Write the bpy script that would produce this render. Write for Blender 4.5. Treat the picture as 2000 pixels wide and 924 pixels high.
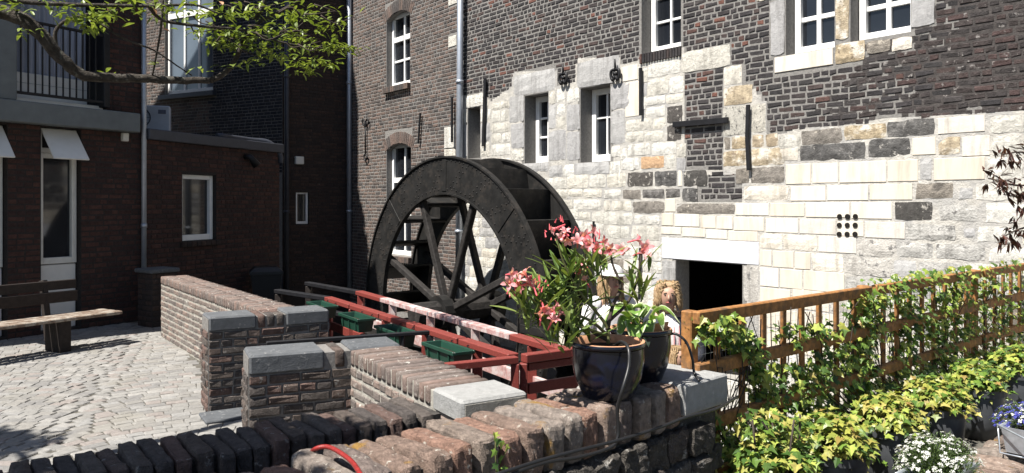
import bpy, bmesh, math, random
from math import sin, cos, pi, radians, sqrt, atan2, hypot
from mathutils import Vector, Matrix, noise as mnoise

for o in list(bpy.data.objects):
    bpy.data.objects.remove(o)
S = bpy.context.scene
COL = S.collection
RND = random.Random(7)

# ------------------------------------------------------------------ camera, sky, sun
H = 1.70                      # camera height above the courtyard
FPX = 1500.0                  # focal length in pixels of the 2000 px wide photograph
HOR = 398.0                   # horizon row
cd = bpy.data.cameras.new('camera'); cam = bpy.data.objects.new('camera', cd); COL.objects.link(cam)
cam.location = (0, 0, H); cam.rotation_euler = (radians(90), 0, 0)
cd.sensor_width = 36; cd.lens = 36 * FPX / 2000; cd.shift_y = (HOR - 462) / 2000
cd.clip_start = .05; cd.clip_end = 500
S.camera = cam
SUN_EL = 60
SUN_H = Vector((-.79, -.613)).normalized()        # horizontal direction towards the sun
w = bpy.data.worlds.new('World'); S.world = w; w.use_nodes = True
nt = w.node_tree; bg = nt.nodes['Background']
sky = nt.nodes.new('ShaderNodeTexSky'); sky.sky_type = 'NISHITA'; sky.sun_disc = False
sky.sun_elevation = radians(SUN_EL); sky.sun_rotation = atan2(SUN_H.x, SUN_H.y)
sky.air_density = 1.0; sky.dust_density = 1.0
nt.links.new(sky.outputs[0], bg.inputs[0]); bg.inputs[1].default_value = 0.05
sl = bpy.data.lights.new('sun', 'SUN'); sl.energy = 5.0; sl.angle = radians(.55); sl.color = (1, .955, .88)
so = bpy.data.objects.new('sun', sl); COL.objects.link(so)
sd = Vector((SUN_H.x * cos(radians(SUN_EL)), SUN_H.y * cos(radians(SUN_EL)), sin(radians(SUN_EL))))
so.rotation_euler = sd.to_track_quat('Z', 'Y').to_euler(); so.location = sd * 30
S.view_settings.view_transform = 'Standard'; S.view_settings.look = 'None'
S.view_settings.exposure = 1.27; S.view_settings.gamma = 1; S.view_settings.use_curve_mapping = False

# ------------------------------------------------------------------ geometry helpers
class Frame:
    """a vertical plane: u to the right seen from outside, w into it, v up"""
    def __init__(s, o, e):
        s.e = Vector((e[0], e[1])).normalized(); s.a = Vector((-s.e.y, s.e.x)); s.o = Vector((o[0], o[1]))
        s.ang = atan2(s.e.y, s.e.x)
    def px(s, x, y, w=0.0):
        dx = (x - 1000) / FPX; dz = -(y - HOR) / FPX
        ou, ow = -s.o.dot(s.e), -s.o.dot(s.a)
        du, dw = dx * s.e.x + s.e.y, dx * s.a.x + s.a.y
        t = (w - ow) / dw
        return ou + t * du, H + t * dz
    def world(s, u, w, v):
        p = s.o + s.e * u + s.a * w
        return Vector((p.x, p.y, v))
    def loc(s, P):
        d = Vector((P[0], P[1])) - s.o
        return d.dot(s.e), d.dot(s.a), P[2]
def frame_D(theta, D):
    """plane whose right direction points to azimuth theta+180 (deg from +y), at distance D from the camera"""
    e = Vector((-sin(radians(theta)), -cos(radians(theta)))); a = Vector((-e.y, e.x))
    return Frame(a * D, e)
def at(x, y, Y):
    return Vector(((x - 1000) / FPX * Y, Y, H - (y - HOR) / FPX * Y))
def onz(x, y, Z):
    Y = (H - Z) * FPX / (y - HOR)
    return Vector(((x - 1000) / FPX * Y, Y, Z))

def empty(name, loc=(0, 0, 0), rz=0, parent=None):
    o = bpy.data.objects.new(name, None); COL.objects.link(o); o.location = loc; o.rotation_euler = (0, 0, rz)
    o.empty_display_size = .1
    if parent: o.parent = parent
    return o
def tag(o, label, cat, group=None, kind=None):
    if label: o['label'] = label
    if cat: o['category'] = cat
    if group: o['group'] = group
    if kind: o['kind'] = kind
    return o
def put(name, me, mat, parent=None, loc=None, rot=None, scale=None):
    o = bpy.data.objects.new(name, me); COL.objects.link(o)
    if parent: o.parent = parent
    if loc is not None: o.location = loc
    if rot is not None: o.rotation_euler = rot
    if scale is not None: o.scale = scale
    if mat is not None and not me.materials: me.materials.append(mat)
    return o

class MB:
    def __init__(s): s.v = []; s.f = []
    def add(s, vs, fs, M=None):
        n = len(s.v)
        s.v += [tuple(M @ Vector(p)) if M is not None else tuple(p) for p in vs]
        s.f += [tuple(i + n for i in f) for f in fs]; return s
    def box(s, x0, x1, y0, y1, z0, z1, M=None):
        return s.add([(x0,y0,z0),(x1,y0,z0),(x1,y1,z0),(x0,y1,z0),(x0,y0,z1),(x1,y0,z1),(x1,y1,z1),(x0,y1,z1)],
              [(0,3,2,1),(4,5,6,7),(0,1,5,4),(1,2,6,5),(2,3,7,6),(3,0,4,7)], M)
    def bev(s, x0, x1, y0, y1, z0, z1, c=.01, M=None):
        """box with all edges chamfered"""
        c = min(c, .45 * abs(x1 - x0), .45 * abs(y1 - y0), .45 * abs(z1 - z0))
        n = len(s.v); V = []; idx = {}
        for ix, X in ((0, x0), (1, x1)):
            for iy, Y in ((0, y0), (1, y1)):
                for iz, Z in ((0, z0), (1, z1)):
                    sx, sy, sz = (c, -c)[ix], (c, -c)[iy], (c, -c)[iz]
                    for k, p in enumerate(((X, Y + sy, Z + sz), (X + sx, Y, Z + sz), (X + sx, Y + sy, Z))):
                        idx[ix, iy, iz, k] = len(V); V.append(p)
        F = []
        q = ((0, 0), (1, 0), (1, 1), (0, 1))
        for i in (0, 1):
            F.append([idx[i, a, b, 0] for a, b in q]); F.append([idx[a, i, b, 1] for a, b in q]); F.append([idx[a, b, i, 2] for a, b in q])
        for a in (0, 1):
            for b in (0, 1):
                F.append([idx[a, b, 0, 0], idx[a, b, 1, 0], idx[a, b, 1, 1], idx[a, b, 0, 1]])
                F.append([idx[a, 0, b, 0], idx[a, 1, b, 0], idx[a, 1, b, 2], idx[a, 0, b, 2]])
                F.append([idx[0, a, b, 1], idx[1, a, b, 1], idx[1, a, b, 2], idx[0, a, b, 2]])
                for d in (0, 1): F.append([idx[a, b, d, 0], idx[a, b, d, 1], idx[a, b, d, 2]])
        cx = Vector(((x0 + x1) / 2, (y0 + y1) / 2, (z0 + z1) / 2)); G = []
        for f in F:
            P = [Vector(V[i]) for i in f]; nn = (P[1] - P[0]).cross(P[2] - P[0])
            G.append(tuple(f) if nn.dot(sum(P, Vector()) / len(P) - cx) > 0 else tuple(reversed(f)))
        return s.add(V, G, M)
    def bar(s, p, q, wd, ht, c=.004):
        """squared timber from p to q"""
        p, q = Vector(p), Vector(q); d = q - p; L = d.length
        M = Matrix.Translation(p) @ d.to_track_quat('X', 'Z').to_matrix().to_4x4()
        return s.bev(0, L, -wd / 2, wd / 2, -ht / 2, ht / 2, c, M)
    def tube(s, pts, rad, n=8, cap=True):
        pts = [Vector(p) for p in pts]
        if not hasattr(rad, '__len__'): rad = [rad] * len(pts)
        base = len(s.v); ref = Vector((0, 0, 1))
        t0 = (pts[1] - pts[0]).normalized()
        if abs(t0.dot(ref)) > .9: ref = Vector((1, 0, 0))
        A = t0.cross(ref).normalized()
        for i, p in enumerate(pts):
            t = (pts[min(i + 1, len(pts) - 1)] - pts[max(i - 1, 0)]).normalized()
            A = (A - t * A.dot(t)).normalized(); B = t.cross(A)
            for k in range(n):
                g = 2 * pi * k / n
                s.v.append(tuple(p + (A * cos(g) + B * sin(g)) * rad[i]))
        for i in range(len(pts) - 1):
            for k in range(n):
                a, b = base + i * n + k, base + i * n + (k + 1) % n
                s.f.append((a, b, b + n, a + n))
        if cap:
            s.f.append(tuple(base + k for k in reversed(range(n)))); s.f.append(tuple(base + (len(pts) - 1) * n + k for k in range(n)))
        return s
    def lathe(s, prof, n=28, M=None, cap0=False, cap1=False):
        V = []; F = []
        for r, z in prof:
            for k in range(n): V.append((r * cos(2 * pi * k / n), r * sin(2 * pi * k / n), z))
        for i in range(len(prof) - 1):
            for k in range(n):
                a, b = i * n + k, i * n + (k + 1) % n
                F.append((a, b, b + n, a + n))
        if cap0: F.append(tuple(reversed(range(n))))
        if cap1: F.append(tuple((len(prof) - 1) * n + k for k in range(n)))
        return s.add(V, F, M)
    def prism(s, poly, z0, z1, M=None):
        n = len(poly); V = [(p[0], p[1], z0) for p in poly] + [(p[0], p[1], z1) for p in poly]
        F = [tuple(reversed(range(n))), tuple(range(n, 2 * n))] + [(i, (i + 1) % n, n + (i + 1) % n, n + i) for i in range(n)]
        return s.add(V, F, M)
    def mesh(s, name, mat=None, smooth=False):
        me = bpy.data.meshes.new(name); me.from_pydata(s.v, [], s.f)
        if mat: me.materials.append(mat)
        if smooth:
            me.polygons.foreach_set('use_smooth', [True] * len(me.polygons))
        me.update(); return me
    def build(s, name, mat, parent=None, smooth=False, loc=None, rot=None):
        return put(name, s.mesh(name, mat, smooth), None, parent, loc, rot)

def catmull(pts, n=6):
    P = [Vector(p) for p in pts]; out = []
    Q = [P[0] * 2 - P[1]] + P + [P[-1] * 2 - P[-2]]
    for i in range(1, len(Q) - 2):
        a, b, c, d = Q[i - 1:i + 3]
        for k in range(n):
            t = k / n
            out.append(.5 * ((2 * b) + (c - a) * t + (2 * a - 5 * b + 4 * c - d) * t * t + (3 * b - a - 3 * c + d) * t ** 3))
    out.append(P[-1]); return out

def slab_data(L, hgt, dep, proud, c, jit, rnd):
    """a wall piece centred on s=0,v=0, front at w=-proud; open at the back"""
    def j(k=1): return rnd.uniform(-jit, jit) * k
    V = []
    for d, ins, jj in ((dep, 0, 0), (-proud + c, 0, .6), (-proud, c, 1)):
        for sx, sv in ((-1, -1), (1, -1), (1, 1), (-1, 1)):
            V.append((sx * (L / 2 - ins) + j(jj), d + (j(.45) if jj == 1 else 0), sv * (hgt / 2 - ins) + j(jj)))
    F = [(8, 9, 10, 11)]
    for a, b in ((0, 4), (4, 8)):
        for k in range(4):
            m = (k + 1) % 4; F.append((a + k, a + m, b + m, b + k))
    return V, F

def rock_mesh(name, sx, sy, sz, r=.25, n=3, amp=.06, seed=0, mat=None, smooth=True):
    """rounded, weathered block centred on the origin, half sizes sx, sy, sz"""
    bm = bmesh.new(); bmesh.ops.create_cube(bm, size=2)
    bmesh.ops.subdivide_edges(bm, edges=bm.edges[:], cuts=n, use_grid_fill=True)
    m = min(sx, sy, sz); off = Vector((seed * 3.1, seed * 7.7, seed * 1.3))
    for v in bm.verts:
        p = Vector((v.co.x * sx, v.co.y * sy, v.co.z * sz)); R = r * m
        q = Vector([max(-h + R, min(h - R, c)) for c, h in zip(p, (sx, sy, sz))])
        d = p - q
        if d.length > 1e-6: p = q + d.normalized() * min(R, d.length) if d.length > R else p
        nv = mnoise.noise_vector(p * (.9 / m) + off) * .55 + mnoise.noise_vector(p * (2.6 / m) + off) * .4 + mnoise.noise_vector(p * (6 / m) + off) * .22
        v.co = p + nv * amp * m
    me = bpy.data.meshes.new(name); bm.to_mesh(me); bm.free()
    if mat: me.materials.append(mat)
    if smooth and n < 4: me.polygons.foreach_set('use_smooth', [True] * len(me.polygons))
    return me

# ------------------------------------------------------------------ materials
MATS = {}
def nodes(name):
    m = bpy.data.materials.new(name); m.use_nodes = True; t = m.node_tree
    MATS[name] = m
    return m, t, t.nodes['Principled BSDF'], t.nodes.new, t.links.new
def tone_node(t):
    N, L = t.nodes.new, t.links.new
    a, g = N('ShaderNodeObjectInfo'), N('ShaderNodeNewGeometry')
    s = N('ShaderNodeMath'); s.operation = 'ADD'; L(a.outputs['Random'], s.inputs[0]); L(g.outputs['Random Per Island'], s.inputs[1])
    f = N('ShaderNodeMath'); f.operation = 'FRACT'; L(s.outputs[0], f.inputs[0])
    return f.outputs[0], g.outputs['Position']
def ramp(t, fac, stops, interp='LINEAR'):
    r = t.nodes.new('ShaderNodeValToRGB'); r.color_ramp.interpolation = interp
    e = r.color_ramp.elements
    while len(e) < len(stops): e.new(.5)
    for x, (p, c) in zip(e, stops):
        x.position = p; x.color = (c[0], c[1], c[2], 1) if hasattr(c, '__len__') else (c, c, c, 1)
    t.links.new(fac, r.inputs[0]); return r.outputs[0]
def noise(t, pos, scale, detail=4, rough=.6, vec=None):
    n = t.nodes.new('ShaderNodeTexNoise'); n.inputs['Scale'].default_value = scale; n.inputs['Detail'].default_value = detail
    n.inputs['Roughness'].default_value = rough
    if vec:
        mp = t.nodes.new('ShaderNodeMapping'); mp.inputs['Scale'].default_value = vec; t.links.new(pos, mp.inputs[0]); pos = mp.outputs[0]
    t.links.new(pos, n.inputs['Vector']); return n.outputs[0]
def mix(t, fac, a, b, mode='MIX'):
    m = t.nodes.new('ShaderNodeMix'); m.data_type = 'RGBA'; m.blend_type = mode
    for i, x in ((0, fac), (6, a), (7, b)):
        if isinstance(x, (int, float)): m.inputs[i].default_value = x if i == 0 else (x, x, x, 1)
        elif isinstance(x, tuple): m.inputs[i].default_value = (*x, 1)
        else: t.links.new(x, m.inputs[i])
    return m.outputs[2]
def bump(t, b, hs, dist):
    prev = None
    for h, st in hs:
        n = t.nodes.new('ShaderNodeBump'); n.inputs['Strength'].default_value = st; n.inputs['Distance'].default_value = dist
        t.links.new(h, n.inputs['Height'])
        if prev: t.links.new(prev, n.inputs['Normal'])
        prev = n.outputs[0]
    t.links.new(prev, b.inputs['Normal'])
def masonry(name, stops, var=.35, scale=14, bstr=.6, dist=.012, rough=.9, spots=None, spot_amt=.55, spot_scale=30, big=None, interp='CONSTANT', streak=0):
    """stops: colours picked per piece; var: blotch strength; spots: lichen or lime colour; big: (colour, scale, lo, hi) wide stain"""
    m, t, b, N, L = nodes(name)
    tone, pos = tone_node(t)
    n = len(stops)
    c = ramp(t, tone, [(i / n, s) for i, s in enumerate(stops)], interp)
    b1 = noise(t, pos, scale, 6, .65)
    c = mix(t, 1.0, c, ramp(t, b1, [(.25, 1 - var), (.75, 1 + var * .6)]), 'MULTIPLY')
    if big:
        col, sc, lo, hi = big
        c = mix(t, ramp(t, noise(t, pos, sc, 5, .6), [(lo, 0), (hi, 1)]), c, col)
    if streak:
        sf = ramp(t, noise(t, pos, 2.2, 6, .7, (3.2, 3.2, .42)), [(.48, 0), (.72, streak)])
        c = mix(t, sf, c, mix(t, 1.0, c, (.42, .41, .40), 'MULTIPLY'))
    if spots:
        s = noise(t, pos, spot_scale, 4, .7)
        c = mix(t, ramp(t, s, [(spot_amt, 0), (spot_amt + .08, 1)]), c, spots)
    L(c, b.inputs['Base Color']); b.inputs['Roughness'].default_value = rough; b.inputs['Specular IOR Level'].default_value = .25
    bump(t, b, [(noise(t, pos, scale * 1.3, 5, .7), bstr), (noise(t, pos, scale * 6, 3, .7), bstr * .6)], dist)
    return m
def plain(name, col, rough=.6, metal=0, spec=.4, var=.2, scale=20, bs=.15, dist=.004, vec=None, dirt=None, damt=.6, dscale=9, coat=0):
    m, t, b, N, L = nodes(name)
    tone, pos = tone_node(t)
    n1 = noise(t, pos, scale, 5, .6, vec)
    c = mix(t, 1.0, col, ramp(t, n1, [(.3, 1 - var), (.7, 1 + var)]), 'MULTIPLY')
    if dirt: c = mix(t, ramp(t, noise(t, pos, dscale, 6, .7), [(damt - .07, 0), (damt + .1, 1)]), c, dirt)
    L(c, b.inputs['Base Color']); b.inputs['Roughness'].default_value = rough; b.inputs['Metallic'].default_value = metal
    b.inputs['Specular IOR Level'].default_value = spec; b.inputs['Coat Weight'].default_value = coat; b.inputs['Coat Roughness'].default_value = .08
    if bs: bump(t, b, [(noise(t, pos, scale * 2.2, 4, .7, vec), bs)], dist)
    return m
def leafmat(name, stops, rough=.45, trans=.35, vein=0):
    m, t, b, N, L = nodes(name)
    tone, pos = tone_node(t); n = len(stops)
    c = ramp(t, tone, [(i / max(1, n - 1), s) for i, s in enumerate(stops)])
    c = mix(t, 1.0, c, ramp(t, noise(t, pos, 60, 3), [(.3, .8), (.7, 1.15)]), 'MULTIPLY')
    L(c, b.inputs['Base Color']); b.inputs['Roughness'].default_value = rough; b.inputs['Specular IOR Level'].default_value = .35
    tr = N('ShaderNodeBsdfTranslucent'); L(mix(t, 1.0, c, (1.0, 1.0, .5), 'MULTIPLY'), tr.inputs[0])
    ms = N('ShaderNodeMixShader'); ms.inputs[0].default_value = trans
    L(b.outputs[0], ms.inputs[1]); L(tr.outputs[0], ms.inputs[2]); L(ms.outputs[0], t.nodes['Material Output'].inputs[0])
    return m

# brick and stone
masonry('brick_char', [(.030,.028,.029),(.040,.036,.037),(.050,.044,.044),(.034,.030,.031),(.060,.046,.044),(.042,.038,.040),(.062,.045,.042),(.052,.047,.047),(.038,.034,.036),(.09,.052,.045),(.046,.042,.043),(.036,.033,.035),(.032,.030,.032),(.044,.040,.041),(.050,.042,.042),(.040,.036,.038),(.048,.043,.044),(.056,.05,.05),(.037,.034,.036),(.043,.040,.041),(.14,.065,.05)], .45, 22, .9, spots=(.22,.21,.2), spot_amt=.66, spot_scale=16)
masonry('brick_mill_red', [(.046,.037,.036),(.058,.042,.040),(.038,.033,.033),(.066,.044,.042),(.050,.041,.040),(.042,.037,.037)], .6, 14, 1.2, .015, spots=(.22,.205,.195), spot_amt=.60, spot_scale=11)
masonry('brick_tan', [(.095,.075,.066),(.12,.09,.078),(.075,.064,.060),(.13,.095,.08),(.085,.07,.064),(.105,.08,.07),(.065,.058,.056),(.14,.10,.085)], .4, 20, .8, spots=(.26,.24,.22), spot_amt=.68, spot_scale=14)
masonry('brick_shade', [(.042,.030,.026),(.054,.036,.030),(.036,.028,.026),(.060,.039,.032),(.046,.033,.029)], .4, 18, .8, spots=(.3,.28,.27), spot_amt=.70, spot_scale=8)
masonry('brick_tan_shaded', [(.022,.024,.032),(.026,.028,.036),(.019,.021,.028),(.033,.032,.037),(.023,.025,.033)], .4, 18, .8, spots=(.32,.31,.31), spot_amt=.655, spot_scale=7)  # brick of wall P with the cast shade put into its colour
masonry('brick_red', [(.056,.030,.025),(.066,.034,.028),(.047,.027,.024),(.074,.037,.030),(.044,.026,.024)], .45, 18, .7)
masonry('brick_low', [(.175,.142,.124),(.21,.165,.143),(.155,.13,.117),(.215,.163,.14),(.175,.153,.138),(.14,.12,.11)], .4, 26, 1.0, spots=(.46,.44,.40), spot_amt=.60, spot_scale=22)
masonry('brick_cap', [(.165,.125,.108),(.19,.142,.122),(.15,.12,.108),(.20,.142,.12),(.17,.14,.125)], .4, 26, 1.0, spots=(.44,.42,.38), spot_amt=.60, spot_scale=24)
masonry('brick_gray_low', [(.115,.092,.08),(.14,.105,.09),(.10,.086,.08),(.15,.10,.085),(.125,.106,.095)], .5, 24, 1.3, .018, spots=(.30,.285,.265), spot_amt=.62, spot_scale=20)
masonry('brick_front', [(.28,.20,.16),(.36,.27,.22),(.22,.175,.155),(.33,.20,.15),(.31,.26,.225),(.25,.17,.135),(.30,.24,.20)], .6, 30, 1.5, .016, spots=(.58,.54,.47), spot_amt=.61, spot_scale=22, big=((.34,.20,.06), 6, .60, .68))
masonry('mortar_light', [(.215,.206,.195)], .35, 30, .9, .01)
masonry('mortar_mid', [(.19,.18,.17)], .35, 30, .9, .01)
masonry('mortar_stone', [(.44,.42,.385)], .3, 10, 1.0, .015, big=((.34,.33,.315), 2.2, .5, .6))
masonry('mortar_dark', [(.034,.029,.027)], .35, 30, .9, .01)
masonry('mortar_low', [(.36,.34,.30)], .4, 24, 1.0, .012)
masonry('mortar_smear', [(.062,.055,.053)], .5, 16, 1.0, .012, spots=(.24,.22,.21), spot_amt=.62, spot_scale=9)
masonry('mortar_wet', [(.075,.068,.062)], .6, 14, 1.3, .02, spots=(.3,.29,.27), spot_amt=.60, spot_scale=14)
STONE = {}
def stone(k, *a, **kw): STONE[k] = masonry('stone_' + k, *a, **kw)
WH = [(.64,.62,.565),(.69,.67,.62),(.61,.585,.525),(.67,.635,.56),(.71,.695,.65)]
stone('W', WH, .28, 20, 1.5, .016, spots=(.22,.20,.175), spot_amt=.635, spot_scale=26, big=((.46,.435,.39), 6, .60, .72), streak=.8)
stone('WR', WH, .3, 20, 1.8, .02, spots=(.11,.105,.10), spot_amt=.55, spot_scale=24)
stone('C', [(.565,.515,.435),(.59,.54,.465),(.55,.495,.415),(.605,.56,.49)], .07, 6, .2, .005, spots=(.45,.39,.31), spot_amt=.72, spot_scale=60, streak=.55)
stone('E', [(.55,.515,.465),(.58,.54,.49),(.53,.495,.45)], .16, 10, .5, .008, spots=(.36,.33,.29), spot_amt=.66, spot_scale=26, streak=.8)
stone('E2', [(.58,.535,.465),(.61,.565,.495)], .2, 12, .9, .012, spots=(.34,.30,.25), spot_amt=.63, spot_scale=22, streak=.9)
stone('G', [(.36,.355,.35),(.40,.395,.39),(.34,.335,.335)], .2, 24, .9, .009, spots=(.24,.235,.23), spot_amt=.62, spot_scale=40, streak=.8)
stone('G2', [(.40,.39,.37),(.44,.42,.39)], .35, 9, 1.2, .014, spots=(.15,.145,.14), spot_amt=.56, spot_scale=9, streak=1.0)
stone('K', [(.11,.106,.103),(.13,.123,.118),(.095,.092,.09)], .7, 11, 1.3, .015, spots=(.38,.36,.33), spot_amt=.60, spot_scale=13, big=((.25,.24,.23), 6, .54, .7))
stone('K2', [(.09,.085,.08),(.11,.10,.093)], .5, 18, 1.6, .02, spots=(.48,.45,.41), spot_amt=.57, spot_scale=13)
stone('N', [(.24,.215,.185),(.27,.235,.20),(.22,.20,.178)], .6, 12, 1.4, .016, spots=(.42,.38,.32), spot_amt=.61, spot_scale=15, big=((.10,.09,.08), 5, .56, .68))
stone('B', [(.40,.325,.22),(.44,.365,.26),(.37,.30,.215)], .5, 12, 1.2, .014, spots=(.19,.15,.11), spot_amt=.60, spot_scale=13, big=((.60,.56,.49), 6, .50, .62), streak=.9)
stone('T', [(.50,.33,.20)], .35, 22, 1.2, .014, spots=(.62,.52,.40), spot_amt=.6, spot_scale=22)
stone('LW', [(.60,.61,.66)], .08, 5, .25, .005, spots=(.5,.51,.55), spot_amt=.7, spot_scale=40, streak=.5)
stone('GB', [(.24,.24,.24),(.26,.26,.255)], .2, 24, .9, .008, spots=(.34,.34,.33), spot_amt=.62, spot_scale=30)
stone('blue', [(.078,.083,.09),(.09,.095,.102)], .3, 16, .6, .006, spots=(.19,.19,.19), spot_amt=.60, spot_scale=30)
stone('rubble', [(.13,.118,.105),(.10,.09,.08),(.16,.145,.13),(.12,.10,.088)], .6, 16, 1.8, .03, spots=(.40,.38,.35), spot_amt=.60, spot_scale=14)
masonry('cobble', [(.20,.194,.183),(.222,.215,.203),(.182,.176,.167),(.24,.231,.218),(.205,.196,.182),(.215,.21,.202),(.192,.184,.172),(.168,.163,.157),(.205,.183,.17)], .28, 24, .7, .008, spots=(.35,.335,.31), spot_amt=.64, spot_scale=30, big=((.19,.18,.16), 1.4, .56, .72))
masonry('joint', [(.105,.098,.084)], .5, 30, .9, .01, spots=(.10,.115,.05), spot_amt=.68, spot_scale=6)
masonry('earth', [(.06,.05,.04)], .5, 12, .9, .02)
masonry('paving', [(.28,.27,.25)], .3, 8, .5, .01)
# metal, wood, paint
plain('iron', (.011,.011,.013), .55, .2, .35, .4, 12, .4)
plain('wheel_iron', (.013,.0125,.012), .62, .25, .4, .55, 6, .5, .006, dirt=(.034,.029,.025), damt=.58, dscale=7)
plain('wheel_wood', (.020,.018,.017), .8, 0, .25, .5, 8, .9, .012, dirt=(.05,.046,.042), damt=.62, dscale=18)
plain('white_paint', (.74,.74,.73), .45, 0, .4, .05, 10, .05)
plain('cream_paint', (.58,.57,.53), .5, 0, .4, .06, 10, .05)
plain('grey_paint', (.16,.19,.20), .55, 0, .35, .1, 6, .1)
plain('zinc', (.34,.37,.42), .42, .55, .5, .12, 8, .1)
plain('zinc_dark', (.045,.05,.065), .5, .4, .5, .15, 8, .1)
plain('glass', (.012,.014,.018), .05, 0, .6, .2, 2, 0)
plain('glass_reflecting', (.10,.125,.155), .06, 0, .7, .15, 1.2, 0)  # panes with a bluish reflection put into the base colour
plain('curtain', (.30,.32,.38), .9, 0, .1, .25, 3, .2, .01, (6, 6, .3))
plain('board_white', (.62,.61,.58), .6, 0, .3, .05, 6, .05)
plain('red_wood', (.165,.033,.026), .5, 0, .35, .25, 30, .3, .004, (2, 2, 9), dirt=(.34,.16,.145), damt=.69, dscale=14)
plain('faded_wood', (.32,.18,.17), .7, 0, .25, .3, 26, .5, .004, None, dirt=(.43,.37,.36), damt=.50, dscale=12)
plain('bench_wood', (.14,.10,.075), .75, 0, .25, .4, 22, .5, .004, None, dirt=(.30,.27,.23), damt=.52, dscale=9)
plain('dark_wood', (.022,.017,.015), .75, 0, .25, .3, 22, .4)
plain('trellis_wood', (.27,.125,.042), .7, 0, .25, .45, 26, .5, .004, None, dirt=(.13,.075,.04), damt=.56, dscale=10)
plain('planter_green', (.011,.043,.028), .38, 0, .5, .15, 14, .1)
plain('plastic_grey', (.045,.048,.053), .42, 0, .5, .25, 12, .15)
plain('bin_black', (.012,.012,.013), .5, 0, .4, .2, 12, .1)
plain('galvanised', (.46,.50,.55), .34, .65, .5, .2, 18, .1)
plain('glaze', (.004,.005,.011), .20, 0, .4, .35, 9, .1, .002, dirt=(.006,.010,.036), damt=.60, dscale=7, coat=.15)
plain('terracotta', (.40,.21,.12), .8, 0, .25, .25, 30, .4)
plain('soil', (.05,.036,.027), .95, 0, .1, .5, 40, 1.0, .02)
plain('hose', (.012,.012,.013), .42, 0, .45, .2, 30, .1)
plain('hose_red', (.20,.016,.013), .35, 0, .5, .35, 90, .5, .004)
plain('bark', (.045,.038,.032), .9, 0, .2, .5, 22, 1.2, .015, dirt=(.17,.17,.145), damt=.62, dscale=16)
plain('twig', (.055,.043,.035), .85, 0, .2, .4, 30, .6)
plain('stem_red', (.16,.07,.045), .7, 0, .3, .3, 30, .4)
plain('stem_green', (.13,.13,.05), .7, 0, .3, .3, 30, .4)
plain('roof_slate', (.06,.062,.07), .6, 0, .4, .3, 8, .4)
plain('water', (.012,.014,.010), .08, 0, .6, .3, 3, .4, .03)
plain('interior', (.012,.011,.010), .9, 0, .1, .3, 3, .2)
plain('concrete', (.125,.138,.142), .75, 0, .25, .12, 7, .3)
plain('ac_white', (.34,.37,.43), .4, 0, .45, .08, 8, .05)
# skin, hair, cloth
plain('skin', (.36,.215,.155), .55, 0, .4, .06, 20, .05)
plain('hair_blond', (.30,.205,.11), .5, 0, .45, .45, 60, .8, .006, (1, 1, .35), dirt=(.20,.12,.055), damt=.55, dscale=26)
plain('cloth_white', (.60,.58,.57), .85, 0, .2, .12, 30, .3, .004, dirt=(.40,.36,.38), damt=.62, dscale=40)
plain('cloth_dark', (.035,.038,.05), .85, 0, .2, .2, 20, .3)
plain('cloth_pink', (.52,.27,.27), .85, 0, .2, .2, 20, .3)
plain('cloth_trouser', (.10,.11,.15), .85, 0, .2, .2, 20, .3)
plain('lips', (.34,.10,.09), .5, 0, .4, .05, 20, 0)
plain('eye_dark', (.02,.016,.014), .3, 0, .5, .05, 20, 0)
# plants
leafmat('leaf_tree', [(.15,.205,.035),(.21,.27,.055),(.11,.16,.028),(.27,.33,.075)], .4, .4)
leafmat('leaf_ivy', [(.035,.075,.02),(.07,.14,.025),(.14,.23,.038),(.05,.10,.025),(.27,.36,.065),(.40,.45,.10)], .36, .3)
leafmat('leaf_ivy_yellow', [(.22,.27,.05),(.33,.33,.07),(.12,.18,.035),(.42,.36,.11),(.27,.30,.06),(.28,.18,.06)], .4, .3)
leafmat('leaf_oleander', [(.075,.125,.03),(.12,.18,.045),(.16,.21,.05),(.20,.25,.08)], .4, .3)
leafmat('leaf_hosta', [(.13,.24,.045),(.18,.30,.06)], .36, .3)
leafmat('leaf_hosta_edge', [(.50,.56,.34),(.55,.60,.40)], .4, .3)
leafmat('leaf_maple', [(.055,.020,.016),(.085,.030,.020),(.04,.018,.016),(.12,.05,.02)], .45, .25)
leafmat('leaf_small', [(.06,.10,.03),(.09,.14,.04),(.05,.08,.03)], .5, .3)
leafmat('petal_pink', [(.82,.30,.33),(.86,.44,.46),(.76,.17,.22),(.88,.56,.56)], .5, .4)
leafmat('petal_white', [(.60,.60,.57),(.66,.66,.64),(.50,.50,.47)], .6, .3)
leafmat('petal_blue', [(.045,.05,.30),(.07,.08,.38),(.03,.035,.24),(.10,.10,.42)], .5, .3)
plain('petal_base', (.62,.10,.12), .5, 0, .3, .1, 30, 0)

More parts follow.
